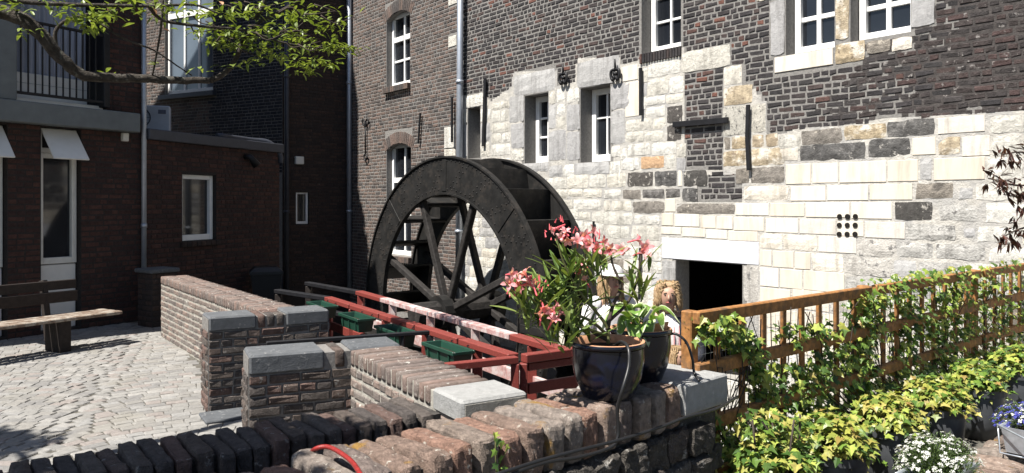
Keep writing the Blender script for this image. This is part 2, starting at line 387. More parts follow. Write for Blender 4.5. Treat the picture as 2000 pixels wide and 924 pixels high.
# ------------------------------------------------------------------ masonry builders
def thing(name, label, cat, base=(0, 0, 0), group=None):
    return tag(empty(name, base), label, cat, group)
def fpart(mb, name, mat, th, fr, smooth=False):
    """a mesh in the coordinates of frame fr, as a part of thing th"""
    o = mb.build(name, mat, th, smooth)
    o.location = Vector((fr.o.x, fr.o.y, 0)) - th.location; o.rotation_euler = (0, 0, fr.ang); return o
def free_runs(s0, s1, v0, v1, blocks, allow=None, step=.04):
    runs = [(s0, s1)]; vm0, vm1 = v0 + .3 * (v1 - v0), v1 - .3 * (v1 - v0)
    for b in blocks:
        if b[3] > vm0 and b[2] < vm1:
            new = []
            for a, c in runs:
                if b[1] <= a or b[0] >= c: new.append((a, c)); continue
                if b[0] > a: new.append((a, b[0]))
                if b[1] < c: new.append((b[1], c))
            runs = new
    if allow:
        vm = (v0 + v1) / 2; out = []
        for a, c in runs:
            n = max(1, int((c - a) / step)); st = None
            for i in range(n + 1):
                s = a + (c - a) * i / n
                if allow(s, vm):
                    if st is None: st = s
                elif st is not None:
                    out.append((st, s)); st = None
            if st is not None: out.append((st, c))
        runs = out
    return [r for r in runs if r[1] - r[0] > .03]
VAR = {}
def brick_variants(mat, L, h, dep, proud, jit, name):
    k = (mat, round(L, 3), round(h, 3), name, proud)
    if k not in VAR:
        r = random.Random(len(VAR) + 3); VAR[k] = []
        for i in range(10):
            m = MB(); m.add(*slab_data(L, h, dep, proud + r.uniform(-.3, .5) * proud, min(.010, h * .22), jit, r)); VAR[k].append(m.mesh(name, MATS.get(mat) or STONE.get(mat)))
    return VAR[k]
def bricks(par, Wm, face, s0, s1, v0, v1, course, L, mat, blocks=(), allow=None, joint=.011, proud=.007, jit=.004, indiv=300, seed=1, header=.35, name='brick', matf=None):
    """lay courses on a face; the pieces that show largest become objects, the rest one joined part"""
    r = random.Random(seed); pieces = []
    k = 0; v = v0
    while v < v1 - .3 * course:
        h = course
        for a, c in free_runs(s0, s1, v, v + h, blocks, allow):
            s = a + joint / 2
            first = True
            while s < c - .02:
                l = L * (.5 if r.random() < header else 1) * r.uniform(.92, 1.06)
                if first and k % 2: l *= .55
                first = False
                if c - s - l < L * .3: l = c - s if c - s < L * 1.25 else (c - s) / 2
                pieces.append((s + l / 2 - joint / 2, v + h / 2, l - joint, h - joint)); s += l
        v += h; k += 1
    WF = Wm @ face
    def score(p):
        P = WF @ Vector((p[0], 0, p[1]))
        if P.y < .3: return 0
        x, y = 1000 + P.x / P.y * FPX, HOR - (P.z - H) / P.y * FPX
        return (1 / P.y) if -20 < x < 2020 and -20 < y < 944 else .0001
    pieces.sort(key=score, reverse=True)
    q = face.to_euler().z; J = MB(); mats2 = {}
    for i, (s, v, l, h) in enumerate(pieces):
        m = matf(s, v, r) if matf else mat
        p = face @ Vector((s, 0, v))
        if i < indiv and score((s, v)) > .01:
            vs = brick_variants(m, L, course - joint, .03, proud, jit, name)
            put(name, vs[r.randrange(10)], None, par, p, (0, r.uniform(-.006, .006), q), (l / L, 1, h / (course - joint)))
        else:
            j = mats2.setdefault(m, MB())
            V, F = slab_data(l, h, .03, proud + r.uniform(-.3, .5) * proud, min(.010, h * .22), jit, r)
            j.add(V, F, Matrix.Translation(p) @ Matrix.Rotation(q, 4, 'Z'))
    for m, j in mats2.items():
        o = j.build(name + '_rest', MATS.get(m) or STONE.get(m), par); o['kind'] = 'stuff'
    return pieces
I4 = Matrix.Identity(4)
def wall_core(u0, u1, v0, v1, openings, back):
    """front sheet with openings and their reveals, closed by sides, top and back"""
    m = MB()
    us = sorted({u0, u1} | {x for o in openings for x in o[:2] if u0 < x < u1})
    vs = sorted({v0, v1} | {x for o in openings for x in o[2:4] if v0 < x < v1})
    for i in range(len(us) - 1):
        for j in range(len(vs) - 1):
            cu, cv = (us[i] + us[i + 1]) / 2, (vs[j] + vs[j + 1]) / 2
            if any(o[0] < cu < o[1] and o[2] < cv < o[3] for o in openings): continue
            m.add([(us[i], 0, vs[j]), (us[i + 1], 0, vs[j]), (us[i + 1], 0, vs[j + 1]), (us[i], 0, vs[j + 1])], [(0, 1, 2, 3)])
    for o in openings:
        a, b, c, d, r = o[:5]
        m.add([(a,0,c),(a,r,c),(a,r,d),(a,0,d)], [(0,1,2,3)]); m.add([(b,0,c),(b,r,c),(b,r,d),(b,0,d)], [(3,2,1,0)])
        m.add([(a,0,c),(b,0,c),(b,r,c),(a,r,c)], [(0,1,2,3)]); m.add([(a,0,d),(b,0,d),(b,r,d),(a,r,d)], [(3,2,1,0)])
    m.add([(u0,0,v0),(u0,back,v0),(u0,back,v1),(u0,0,v1)], [(3,2,1,0)]); m.add([(u1,0,v0),(u1,back,v0),(u1,back,v1),(u1,0,v1)], [(0,1,2,3)])
    m.add([(u0,0,v1),(u1,0,v1),(u1,back,v1),(u0,back,v1)], [(0,1,2,3)]); m.add([(u0,back,v0),(u1,back,v0),(u1,back,v1),(u0,back,v1)], [(3,2,1,0)])
    return m
def window(th, fr, u0, u1, v0, v1, w, cols=2, rows=(1,), fw=.07, bw=.035, mat='white_paint', glass='glass', sill=None, transom=None, name='window', label=None):
    """outer frame (part), its glazing bars and panes (sub-parts); rows: relative heights from the bottom"""
    m = MB(); d0, d1 = w - .05, w + .04
    m.bev(u0, u0 + fw, d0, d1, v0, v1, .006); m.bev(u1 - fw, u1, d0, d1, v0, v1, .006)
    m.bev(u0 + fw, u1 - fw, d0 + .003, d1, v0, v0 + fw * 1.3, .006); m.bev(u0 + fw, u1 - fw, d0 + .003, d1, v1 - fw, v1, .006)
    o = fpart(m, name, MATS[mat], th, fr)
    if label: o['label'] = label
    a, b, c, d = u0 + fw, u1 - fw, v0 + fw * 1.3, v1 - fw
    tot = sum(rows); ys = [c]
    for r in rows: ys.append(ys[-1] + (d - c) * r / tot)
    xs = [a + (b - a) * i / cols for i in range(cols + 1)]
    g = MB()
    for i in range(1, cols): g.bev(xs[i] - bw / 2, xs[i] + bw / 2, w - .025, w + .02, c, d, .005)
    for j in range(1, len(ys) - 1):
        hb = bw if transom != j else bw * 2.2
        for i in range(cols):
            g.bev(xs[i] + (bw / 2 if i else 0), xs[i + 1] - (bw / 2 if i < cols - 1 else 0), w - (.02 if transom != j else .045), w + .018, ys[j] - hb / 2, ys[j] + hb / 2, .005)
    if g.v: g.build('glazing_bar', MATS[mat], o)
    for i in range(cols):
        for j in range(len(ys) - 1):
            pm = MB().box(xs[i] + .003, xs[i + 1] - .003, w + .006, w + .014, ys[j] + .003, ys[j + 1] - .003)
            pm.build('pane', MATS[glass], o)
    if sill: sill(o)
    return o
def voussoirs(par, u0, u1, vs, rise, hgt, n, mat, jit=.003, proud=.008):
    """a segmental arch of upright bricks over an opening; returns the arc function"""
    hw = (u1 - u0) / 2; cu = (u0 + u1) / 2
    R = (hw * hw + rise * rise) / (2 * rise); cv = vs + rise - R; A = math.asin(min(1, (hw + .06) / R))
    r = random.Random(int(u0 * 100)); wv = 2 * A * (R + hgt / 2) / n
    for i in range(n):
        g = -A + 2 * A * (i + .5) / n
        m = MB(); V, F = slab_data(wv - .010, hgt * r.uniform(.96, 1.03), .03, proud, .007, jit, r)
        m.add(V, F, Matrix.Translation((cu + (R + hgt / 2) * sin(g), 0, cv + (R + hgt / 2) * cos(g))) @ Matrix.Rotation(g, 4, 'Y'))
        m.build('arch_brick', MATS[mat], par)
    return lambda u: cv + sqrt(max(0, R * R - (u - cu) ** 2))
def spandrel(u0, u1, top, arc, rev, n=14):
    m = MB()
    for i in range(n):
        a, b = u0 + (u1 - u0) * i / n, u0 + (u1 - u0) * (i + 1) / n; fa, fb = arc(a), arc(b)
        m.add([(a,0,fa),(b,0,fb),(b,0,top),(a,0,top)], [(0,1,2,3)]); m.add([(a,0,fa),(b,0,fb),(b,rev,fb),(a,rev,fa)], [(3,2,1,0)])
    return m
def downpipe(th, fr, u, w, v0, v1, r, mat, du=0.0, name='downpipe'):
    m = MB().tube([(u, w, v0), (u + du * .5, w, (v0 + v1) / 2), (u + du, w, v1)], r, 12)
    o = fpart(m, name, MATS[mat], th, fr, True)
    for k in range(3):
        f = (k + .6) / 3; v = v0 + (v1 - v0) * f
        MB().tube([(u + du * f, w, v - .03), (u + du * f, w, v + .03)], r * 1.22, 12).build('pipe_clip', MATS[mat], o, True)
    return o

# ------------------------------------------------------------------ the mill: stone and brick
M = frame_D(-38, 8.2)
mill = thing('stone_mill', 'old mill of black brick over pale limestone blocks behind the water wheel', 'building', (M.o.x, M.o.y, 0))
UL = M.px(894, 300)[0]; UR = M.px(2000, 300)[0] + 2.6
def box_px(x0, x1, yt, yb, fr=M):
    ym, xm = (yt + yb) / 2, (x0 + x1) / 2
    return fr.px(x0, ym)[0], fr.px(x1, ym)[0], fr.px(xm, yb)[1], fr.px(xm, yt)[1]
OPEN = []
def mopen(x0, x1, yt, yb, rev):
    o = box_px(x0, x1, yt, yb) + (rev,); OPEN.append(o); return o
wa = mopen(914, 938, 210, 309, .34)
wb = mopen(1025, 1071, 184, 318, .30)
wc = mopen(1134, 1192, 168, 316, .30)
wd = mopen(1253, 1330, -75, 98, .26)
we = mopen(1535, 1630, -95, 100, .24)
wf = mopen(1661, 1779, -110, 72, .24)
door = mopen(1320, 1450, 512, 700, .28)
door = (door[0], door[1], -.6, door[3], .28); OPEN[-1] = door
mwall = fpart(wall_core(UL, UR, -2.6, 8.2, OPEN, 3.0), 'wall', MATS['mortar_light'], mill, M)
mM = Matrix.Translation((M.o.x, M.o.y, 0)) @ Matrix.Rotation(M.ang, 4, 'Z')
STN = """1565 1646 252 282 N;1649 1732 243 272 B;1733 1827 233 266 K;1832 1925 227 260 E;1934 2060 222 258 W;2064 2190 212 252 W
1562 1692 280 313 K;1697 1779 270 306 K;1782 1829 268 303 C;1832 1877 267 303 B;1879 1935 265 305 E;1938 1994 264 306 W;1997 2080 262 308 W;2084 2200 258 305 W
1535 1585 320 360 C;1587 1638 318 358 C;1640 1732 315 357 C;1734 1794 312 355 C;1797 1821 308 352 G;1824 1925 307 352 C;1928 2000 306 351 W;2004 2100 304 350 W
1545 1614 363 393 C;1616 1697 361 392 C;1699 1783 359 391 C;1788 1864 357 388 N;1874 1902 366 388 G;1906 1975 358 392 W;1979 2060 356 392 W
1437 1503 397 421 C;1505 1572 396 423 C;1574 1661 395 425 C;1663 1743 394 428 C;1747 1822 394 430 K2;1834 1911 400 432 G2;1926 2010 396 436 W;2016 2110 396 438 W
1293 1316 416 441 C;1318 1367 418 443 C;1369 1399 421 446 C;1401 1432 422 448 C;1434 1493 424 451 C;1496 1560 426 455 C;1562 1634 428 458 E;1636 1688 431 462 C;1690 1769 433 466 E;1774 1868 438 470 G2;1882 1906 445 467 G;1910 1990 442 474 W;1995 2090 444 480 W
1291 1331 443 458 C;1333 1378 445 463 C;1380 1421 449 467 C;1423 1481 451 471 C;1484 1528 456 486 E2;1530 1597 458 489 E2;1599 1674 461 494 E;1676 1752 467 502 G2;1757 1823 473 503 G2;1827 1926 477 508 G2;1930 2020 482 514 W
1485 1508 488 520 C;1510 1551 490 523 C;1553 1584 492 526 C;1586 1648 495 531 E2;1651 1742 503 539 G2;1745 1790 509 541 G;1794 1880 512 547 G2;1884 1980 516 552 W
1485 1522 523 560 C;1524 1568 526 564 C;1570 1650 530 570 C;1652 1740 541 577 G2;1743 1830 545 582 G;1833 1930 552 590 W
1485 1545 563 600 C;1548 1620 567 606 C;1622 1710 573 612 W;1712 1800 580 620 W
1485 1560 604 642 C;1563 1640 610 648 C;1642 1740 616 655 W
1485 1550 645 690 C;1553 1640 650 697 C;1642 1740 658 705 W
1293 1483 468 511 LW;1294 1319 508 580 G;1294 1319 583 650 G;1452 1482 518 590 G2;1452 1482 593 660 G2
1266 1329 113 148 W;1331 1427 94 136 W;1214 1247 128 158 C;1265 1306 152 186 W;1308 1336 149 182 W;1415 1450 128 165 W;1414 1470 168 204 B
1412 1461 207 264 WR;1467 1497 202 259 WR;1262 1300 188 205 W;1301 1335 184 202 W;1262 1300 208 228 W;1303 1334 206 240 K2;1303 1332 243 275 K2;1222 1274 232 255 W;1276 1301 230 252 W;1222 1258 257 278 W;1260 1296 256 277 W;1226 1271 280 304 W;1273 1322 278 302 W;1213 1249 308 332 W;1252 1298 305 329 T;1302 1321 301 329 W
1222 1250 160 228 C
1415 1427 267 292 N;1429 1458 266 291 B;1469 1493 263 288 B;1496 1520 261 286 B;1413 1459 294 325 B;1466 1534 289 323 B;1522 1560 286 314 E2
1438 1464 328 359 N;1467 1533 325 358 N;1453 1541 362 391 E2
1186 1223 338 366 W;1226 1277 336 365 K2;1279 1322 333 364 K;1335 1382 332 364 K2;1325 1333 333 364 C;1152 1184 340 366 W;1108 1149 341 368 W
1110 1138 369 384 W;1140 1176 369 386 W;1180 1214 370 388 W;1217 1253 370 389 N;1255 1299 369 387 K;1301 1330 368 386 K;1333 1363 367 394 K;1322 1437 397 418 N;1300 1320 388 414 C
1120 1176 389 410 W;1180 1193 391 411 W;1196 1234 392 412 W;1236 1298 393 417 N
1130 1154 414 430 W;1156 1236 414 439 W;1240 1290 420 438 W
1140 1181 434 462 W;1184 1230 441 465 W;1234 1288 441 470 W
1004 1085 140 182 G;995 1024 187 239 G;998 1024 241 290 G;1072 1086 205 252 G;1072 1106 254 313 G;1000 1024 292 314 W
1127 1211 114 166 G;1193 1232 164 213 G;1193 1221 215 281 G;1107 1133 204 255 G;1107 1133 257 313 G;1020 1072 318 336 G;1122 1191 317 341 G
909 946 184 209 W;901 913 212 241 W;898 913 243 308 G;939 952 212 238 W;939 958 240 275 G;939 957 277 306 W
960 996 199 214 W;960 977 216 238 W;979 994 214 237 W;960 994 240 259 W;960 979 261 280 W;981 997 259 278 W;960 998 281 303 W
1073 1086 178 203 W;1088 1105 172 201 W;1088 1105 203 225 W;1088 1105 227 251 W;1108 1132 171 201 W
1195 1212 284 306 W
1505 1534 0 108 G;1478 1533 -45 -2 B;1513 1628 103 135 C;1632 1659 -60 78 B;1780 1826 -50 52 G;1632 1690 82 122 B;1692 1740 78 103 N;1742 1783 72 98 E2"""
SB = []; rs = random.Random(11)
for tok in STN.replace('\n', ';').split(';'):
    x0, x1, yt, yb, k = tok.split(); a, b, c, d = box_px(float(x0), float(x1), float(yt), float(yb))
    SB.append((a, b, c, d, k))
def add_stone(a, b, c, d, k):
    nrm = k in ('C', 'LW', 'E'); L, h = b - a - .008, d - c - .008
    if nrm:
        m = MB(); m.add(*slab_data(L, h, .04, .0085 + rs.uniform(0, .002), .003, .0015, rs)); me = m.mesh('stone', STONE[k])
    else:
        m = MB(); nx, nz = max(3, min(8, int(L / .055))), max(3, min(5, int(h / .05))); off = Vector((rs.uniform(0, 50), 0, rs.uniform(0, 50)))
        V = []; F = []
        for j in range(nz + 1):
            for i in range(nx + 1):
                fx, fz = i / nx * 2 - 1, j / nz * 2 - 1; e = max(abs(fx), abs(fz))
                rx = 1 - .035 * abs(fz) ** 8; rz = 1 - .05 * abs(fx) ** 8
                p = Vector((fx * L / 2 * rx, -.0125 + .007 * e ** 12, fz * h / 2 * rz)); n = mnoise.noise_vector(p * 11 + off)
                V.append((p.x + n.x * .016, p.y + n.y * .007, p.z + n.z * .013)); 
        for j in range(nz):
            for i in range(nx):
                q = j * (nx + 1) + i; F.append((q, q + 1, q + nx + 2, q + nx + 1))
        rim = [i for i in range(nx + 1)] + [(j + 1) * (nx + 1) - 1 for j in range(1, nz + 1)] + [nz * (nx + 1) + i for i in range(nx - 1, -1, -1)] + [j * (nx + 1) for j in range(nz - 1, 0, -1)]
        b0 = len(V)
        for q in rim: V.append((V[q][0] * 1.005, .05, V[q][2] * 1.005))
        for i, q in enumerate(rim):
            jn = (i + 1) % len(rim); F.append((q, b0 + i, b0 + jn, rim[jn]))
        m.add(V, F); me = m.mesh('stone', STONE[k])
    put('stone', me, None, mwall, ((a + b) / 2, -.002, (c + d) / 2))
for s in SB: add_stone(*s)
# limit between brick and stone, as a height for every u
LIM = [(870,186),(900,186),(948,190),(960,197),(998,170),(1003,140),(1086,138),(1090,168),(1124,160),(1127,113),(1212,113),(1216,128),(1262,112),(1330,93),(1336,93),(1337,332),(1411,332),(1412,140),(1427,130),(1451,130),(1452,168),(1470,168),(1497,203),(1498,262),(1530,262),(1560,250),(1640,246),(1730,231),(1830,226),(2000,216),(2200,205)]
LU = [M.px(x, y) for x, y in LIM]
def vlim(u):
    for (a, va), (b, vb) in zip(LU, LU[1:]):
        if a <= u <= b: return va + (vb - va) * (u - a) / max(1e-6, b - a)
    return LU[0][1] if u < LU[0][0] else LU[-1][1]
pk = box_px(1364, 1452, 338, 395)
def in_pk(u, v): return pk[0] < u < pk[1] and pk[2] < v < pk[3]
SBX = [(a - .004, b + .004, c - .004, d + .004) for a, b, c, d, k in SB] + [o[:4] for o in OPEN]
lm_ = MB(); g_ = .07
for i in range(int((UR - UL) / g_)):
    a = UL + i * g_; top = min(vlim(a + g_ / 2), 4.2); 
    for j in range(int((top + .8) / g_) + 1):
        c = -.8 + j * g_; d = min(c + g_, top)
        if d - c < .01 or in_pk(a + g_ / 2, c + g_ / 2) or any(o[0] - .04 < a + g_ / 2 < o[1] + .04 and o[2] - .04 < c + g_ / 2 < o[3] + .04 for o in OPEN): continue
        w_ = [-.005 - .0025 * mnoise.noise(Vector((x * 7, 0, z * 7))) for x, z in ((a, c), (a + g_, c), (a + g_, d), (a, d))]
        lm_.add([(a, w_[0], c), (a + g_, w_[1], c), (a + g_, w_[2], d), (a, w_[3], d)], [(0, 1, 2, 3)])
lm_.build('lime_mortar', MATS['mortar_stone'], mwall)
dm_ = MB(); um_ = M.px(1560, 150)[0]; rd_ = random.Random(8)
for i in range(int((UR - um_) / g_)):
    a = um_ + i * g_
    for j in range(60):
        c = vlim(a + g_ / 2) + j * g_
        if mnoise.noise(Vector((a * 1.6, 5, c * 2.2))) * 1.1 + (a - um_ - .8) * .75 + rd_.uniform(-.55, .55) < 0 or any(o[0] - .05 < a + g_ / 2 < o[1] + .05 and o[2] - .05 < c + g_ / 2 < o[3] + .05 for o in OPEN): continue
        z = [-.0015 - .0015 * mnoise.noise(Vector((x * 9, 0, q * 9))) for x, q in ((a, c), (a + g_, c), (a + g_, c + g_), (a, c + g_))]
        dm_.add([(a, z[0], c), (a + g_, z[1], c), (a + g_, z[2], c + g_), (a, z[3], c + g_)], [(0, 1, 2, 3)])
dm_.build('dark_mortar', MATS['mortar_smear'], mwall)
# rubble that fills the rest of the stone part
fr_ = random.Random(5); v = -.75
fill = []
while v < 4.2:
    h = fr_.uniform(.15, .23)
    for a, c in free_runs(UL, UR, v, v + h, SBX, lambda u, vv: vv + h * .3 < vlim(u) and not in_pk(u, vv)):
        s = a
        while s < c - .07:
            l = min(c - s, fr_.uniform(.2, .46))
            if c - s - l < .1: l = c - s
            P = M.world(s + l / 2, 0, v + h / 2); x = 1000 + P.x / P.y * FPX
            k = fr_.choice('WWWWWWEWNG') if x > 1120 else fr_.choice(['W', 'W', 'W', 'E2', 'G'])
            fill.append((s, s + l, v, v + h * fr_.uniform(.94, 1), k)); s += l
    v += h
for s in fill: add_stone(*s)
def mill_mat(u, v, r):
    P = M.world(u, 0, v); x, y = 1000 + P.x / P.y * FPX, HOR - (P.z - H) / P.y * FPX
    f = (x - 1640) / 260 + mnoise.noise(Vector((u * 1.3, 0, v * 1.3))) * .6
    return 'brick_mill_red' if f > r.random() else 'brick_char'
bricks(mwall, mM, I4, UL, UR, .8, 7.0, .0735, .205, 'brick_char', SBX + [(o[0] - .03, o[1] + .03, o[2], o[3]) for o in OPEN], lambda u, vv: vv > vlim(u) or in_pk(u, vv), indiv=300, seed=4, header=.5, joint=.015, proud=.006, jit=.0075, matf=mill_mat)
# a rowlock sill of upright bricks below the upper window
sv = wd[2]
n = 15
for i in range(n):
    a = wd[0] - .02 + (wd[1] - wd[0] + .04) * i / n; b = wd[0] - .02 + (wd[1] - wd[0] + .04) * (i + 1) / n
    MB().bev(a + .005, b - .005, -.035, .22, sv - .14, sv - .002, .006).build('sill_brick', MATS['brick_char'], mwall)
# windows
def opw(o, **k): window(mill, M, o[0] + .01, o[1] - .01, o[2] + .005, o[3] - .005, o[4] - .02, **k)
opw(wa, cols=1, rows=(1, 1)); opw(wb, cols=2, rows=(1.15, 1.15, 1), fw=.09); opw(wc, cols=2, rows=(1.6, 1), fw=.09)
opw(wd, cols=2, rows=(1, 1, 1), fw=.08); opw(we, cols=2, rows=(1, 1, 1), fw=.075, bw=.055); opw(wf, cols=2, rows=(1, 1, 1), fw=.075, bw=.055)
# the dark room behind the low door
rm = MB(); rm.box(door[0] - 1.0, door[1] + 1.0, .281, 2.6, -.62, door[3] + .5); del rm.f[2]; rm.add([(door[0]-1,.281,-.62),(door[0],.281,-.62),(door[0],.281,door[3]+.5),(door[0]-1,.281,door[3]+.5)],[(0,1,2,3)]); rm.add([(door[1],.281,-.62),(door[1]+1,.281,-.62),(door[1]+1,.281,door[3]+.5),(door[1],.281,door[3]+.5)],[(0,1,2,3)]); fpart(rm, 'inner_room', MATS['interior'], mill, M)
# wall irons
def iron(pts, wd_=.035, name='wall_anchor', w=-.05):
    m = MB()
    for p, q in zip(pts, pts[1:]):
        a, b = M.px(*p), M.px(*q); m.bar((a[0], w, a[1]), (b[0], w, b[1]), .03, wd_)
    return m
for pts, ww in (([(952, 154), (950, 220), (948, 286)], .07), ([(1256, 133), (1256, 226)], .05), ([(1466, 205), (1464, 268), (1467, 333)], .05), ([(1319, 244), (1427, 235)], .075), ([(887, 190), (887, 278)], .05), ([(1164, 432), (1163, 500)], .03), ([(1255, 484), (1253, 585)], .03)):
    fpart(iron(pts, ww), 'wall_anchor', MATS['iron'], mill, M)
for cx, cy in ((1105, 148), (1207, 140)):
    m = MB(); u, v = M.px(cx, cy); k = .105
    m.tube([(u, -.05, v), (u, -.07, v + k * 1.7)], [.022, .012], 8)
    for s in (-1, 1):
        m.tube(catmull([(u, -.05, v + .03), (u + s * k * .75, -.06, v + .01), (u + s * k * .8, -.06, v - k * .7), (u + s * k * .4, -.06, v - k * 1.25), (u + s * k * .15, -.06, v - k * .7)], 4), .022, 6)
    m.tube([(u - .03, -.06, v - .02), (u + .03, -.06, v - .05)], .028, 6)
    fpart(m, 'wall_anchor', MATS['iron'], mill, M, True)
for x in (1641, 1656.5, 1672):
    for y in (423, 440, 457.5):
        u, v = M.px(x + (423 - y) * .02, y); fpart(MB().tube([(u, .0, v), (u, -.0195, v)], .029, 14), 'vent_hole', MATS['interior'], mill, M)
roof = MB(); roof.add([(UL, -.25, 8.2), (UR, -.25, 8.2), (UR, 4.2, 11.2), (UL, 4.2, 11.2), (UL, -.25, 8.05), (UR, -.25, 8.05), (UR, 4.2, 11.05), (UL, 4.2, 11.05)], [(0,1,2,3),(7,6,5,4),(4,5,1,0),(5,6,2,1),(6,7,3,2),(7,4,0,3)])
fpart(roof, 'roof', MATS['roof_slate'], mill, M)
uu, vv = M.px(898, 300, -.12); downpipe(mill, M, uu - .05, -.12, -.5, 7.9, .062, 'zinc', .10)

# ------------------------------------------------------------------ the brick house next to the mill (arched windows)
M2 = Frame(M.o + M.a * .02, M.e)
house = thing('brick_house', 'grey-brown brick house with arched white windows left of the mill', 'building', (M2.o.x, M2.o.y, 0))
U0 = M2.px(683, 300)[0]
def b2(x0, x1, yt, yb): return box_px(x0, x1, yt, yb, M2)
w1 = b2(755, 801, 22, 167); w2 = b2(755, 803, 280, 500)
OP2 = [w1 + (.2,), w2 + (.2,)]
hwall = fpart(wall_core(U0, UL, -2.6, 9.0, OP2, 3.0), 'wall', MATS['mortar_light'], house, M2)
bl = [o[:4] for o in OP2]
for i, o in enumerate(OP2):
    rise = .13; arc = voussoirs(hwall, o[0] - .0, o[1] + .0, o[3] - rise, rise, .25, 17, 'brick_tan')
    spandrel(o[0], o[1], o[3], arc, .2).build('arch_soffit', MATS['mortar_light'], hwall)
    bl.append((o[0] - .05, o[1] + .05, o[3] - .06, o[3] + .25))
    window(house, M2, o[0] + .01, o[1] - .01, o[2] + .005, o[3] - .005, .18, cols=2, rows=(1.0, 1.0, 1.0) if i == 0 else (1.3, 1.3, 1.2), transom=2, fw=.075, bw=.05)
    n = 13
    for k in range(n):
        a = o[0] - .03 + (o[1] - o[0] + .06) * k / n; b = o[0] - .03 + (o[1] - o[0] + .06) * (k + 1) / n
        MB().bev(a + .004, b - .004, -.09, .17, o[2] - .13, o[2] - .004, .006).build('sill_brick', MATS['brick_tan'], hwall)
    bl.append((o[0] - .03, o[1] + .03, o[2] - .13, o[2]))
qn = []
for x0, x1, yt, yb in ((876, 893, -12, 10), (876, 892, 70, 92), (868, 890, 248, 290), (868, 890, 291, 306)):
    q = b2(x0, x1, yt, yb); qn.append(q)
    m = MB(); m.add(*slab_data(q[1] - q[0] - .01, q[3] - q[2] - .01, .03, .012, .008, .004, rs)); put('quoin_stone', m.mesh('quoin_stone', STONE['W']), None, hwall, ((q[0] + q[1]) / 2, 0, (q[2] + q[3]) / 2))
mM2 = Matrix.Translation((M2.o.x, M2.o.y, 0)) @ Matrix.Rotation(M2.ang, 4, 'Z')
bricks(hwall, mM2, I4, U0, UL, -.6, 7.4, .0735, .205, 'brick_tan', bl + qn, indiv=300, seed=9, header=.4, joint=.011, proud=.006)
m = MB(); a, b = M2.px(825, 221), M2.px(821, 281); m.bar((a[0], -.05, a[1]), (b[0], -.05, b[1]), .03, .04); fpart(m, 'wall_anchor', MATS['iron'], house, M2)
m = MB(); a, b = M2.px(715, 240), M2.px(720, 300); um = (a[0] + b[0]) / 2
m.tube([(um, -.05, a[1]), (um, -.05, b[1])], .018, 6)
for s in (-1, 1):
    m.tube(catmull([(um, -.05, a[1] - .12), (um + s * .03, -.05, a[1] + .02), (um + s * .11, -.05, a[1] + .08), (um + s * .14, -.05, a[1] - .02), (um + s * .08, -.05, a[1] - .06)], 5), .017, 6)
m.tube(catmull([(um, -.05, b[1]), (um - .07, -.05, b[1] - .06), (um, -.05, b[1] - .17), (um + .08, -.05, b[1] - .08), (um + .02, -.05, b[1] - .03)], 5), .018, 6)
fpart(m, 'wall_anchor', MATS['iron'], house, M2, True)
rf = MB(); rf.add([(U0, -.25, 9), (UL, -.25, 9), (UL, 4.2, 12), (U0, 4.2, 12), (U0, -.25, 8.85), (UL, -.25, 8.85), (UL, 4.2, 11.85), (U0, 4.2, 11.85)], [(0,1,2,3),(7,6,5,4),(4,5,1,0),(5,6,2,1),(6,7,3,2),(7,4,0,3)])
fpart(rf, 'roof', MATS['roof_slate'], house, M2)

# ------------------------------------------------------------------ the shaded house in the corner (walls Q and P)
C0 = M2.world(U0, 0, 0)
t = 0.0
while True:
    q = Vector((C0.x, C0.y)) - M.a * t
    if 1000 + q.x / q.y * FPX < 552: break
    t += .01
Q = Frame(q, M.a); QL = t
P = Frame(q, (sin(radians(62)), -cos(radians(62))))
dark = thing('corner_house', 'dark brick house in the shaded corner with tall white window half in sun', 'building', (q.x, q.y, 0))
def fm(f): return Matrix.Translation((f.o.x, f.o.y, 0)) @ Matrix.Rotation(f.ang, 4, 'Z')
sw = box_px(578, 603, 375, 438, Q)
qw = fpart(wall_core(0, QL - .005, -2.6, 9.0, [sw + (.12,)], 1.0), 'wall', MATS['mortar_dark'], dark, Q)
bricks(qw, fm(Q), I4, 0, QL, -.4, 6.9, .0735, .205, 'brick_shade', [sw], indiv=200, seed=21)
window(dark, Q, sw[0] + .005, sw[1] - .005, sw[2] + .005, sw[3] - .005, .09, cols=1, rows=(1,), fw=.045)
pwn = box_px(322, 416, -75, 182, P)
PL = -7.0
pw = fpart(wall_core(PL, 0, -2.6, 9.0, [pwn + (.14,)], 2.5), 'wall', MATS['mortar_mid'], dark, P)
def pmat(u, v, r): return 'brick_tan_shaded' if (u > pwn[1] - .1 or v < 3.4 and u > -3.2) else 'brick_tan'  # shadow area of the wall is coloured in with the darker brick
bricks(pw, fm(P), I4, -5.2, 0, 2.4, 6.9, .0735, .205, 'brick_tan', [pwn, (pwn[0] - .1, pwn[1] + .12, pwn[2] - .13, pwn[2])], indiv=300, seed=22, matf=pmat)
window(dark, P, pwn[0] + .01, pwn[1] - .01, pwn[2] + .005, pwn[3] - .005, .12, cols=3, rows=(1.6, 1.0), fw=.08, bw=.06, glass='glass_reflecting', transom=1)
MB_ = MB().bev(pwn[0] - .12, pwn[1] + .12, -.12, .1, pwn[2] - .12, pwn[2] - .004, .01); fpart(MB_, 'window_sill', MATS['zinc_dark'], dark, P)
downpipe(dark, Q, .06, -.10, -.3, 8.8, .055, 'zinc_dark'); downpipe(dark, Q, QL - .07, -.12, -.3, 8.8, .06, 'zinc')
vb = box_px(575, 591, 306, 321, Q); fpart(MB().bev(vb[0], vb[1], -.09, 0.01, vb[2], vb[3], .012), 'vent_hood', MATS['cream_paint'], dark, Q)
rf = MB().box(0, QL - .01, -.2, 2.2, 9.0, 9.15); fpart(rf, 'roof', MATS['roof_slate'], dark, Q)
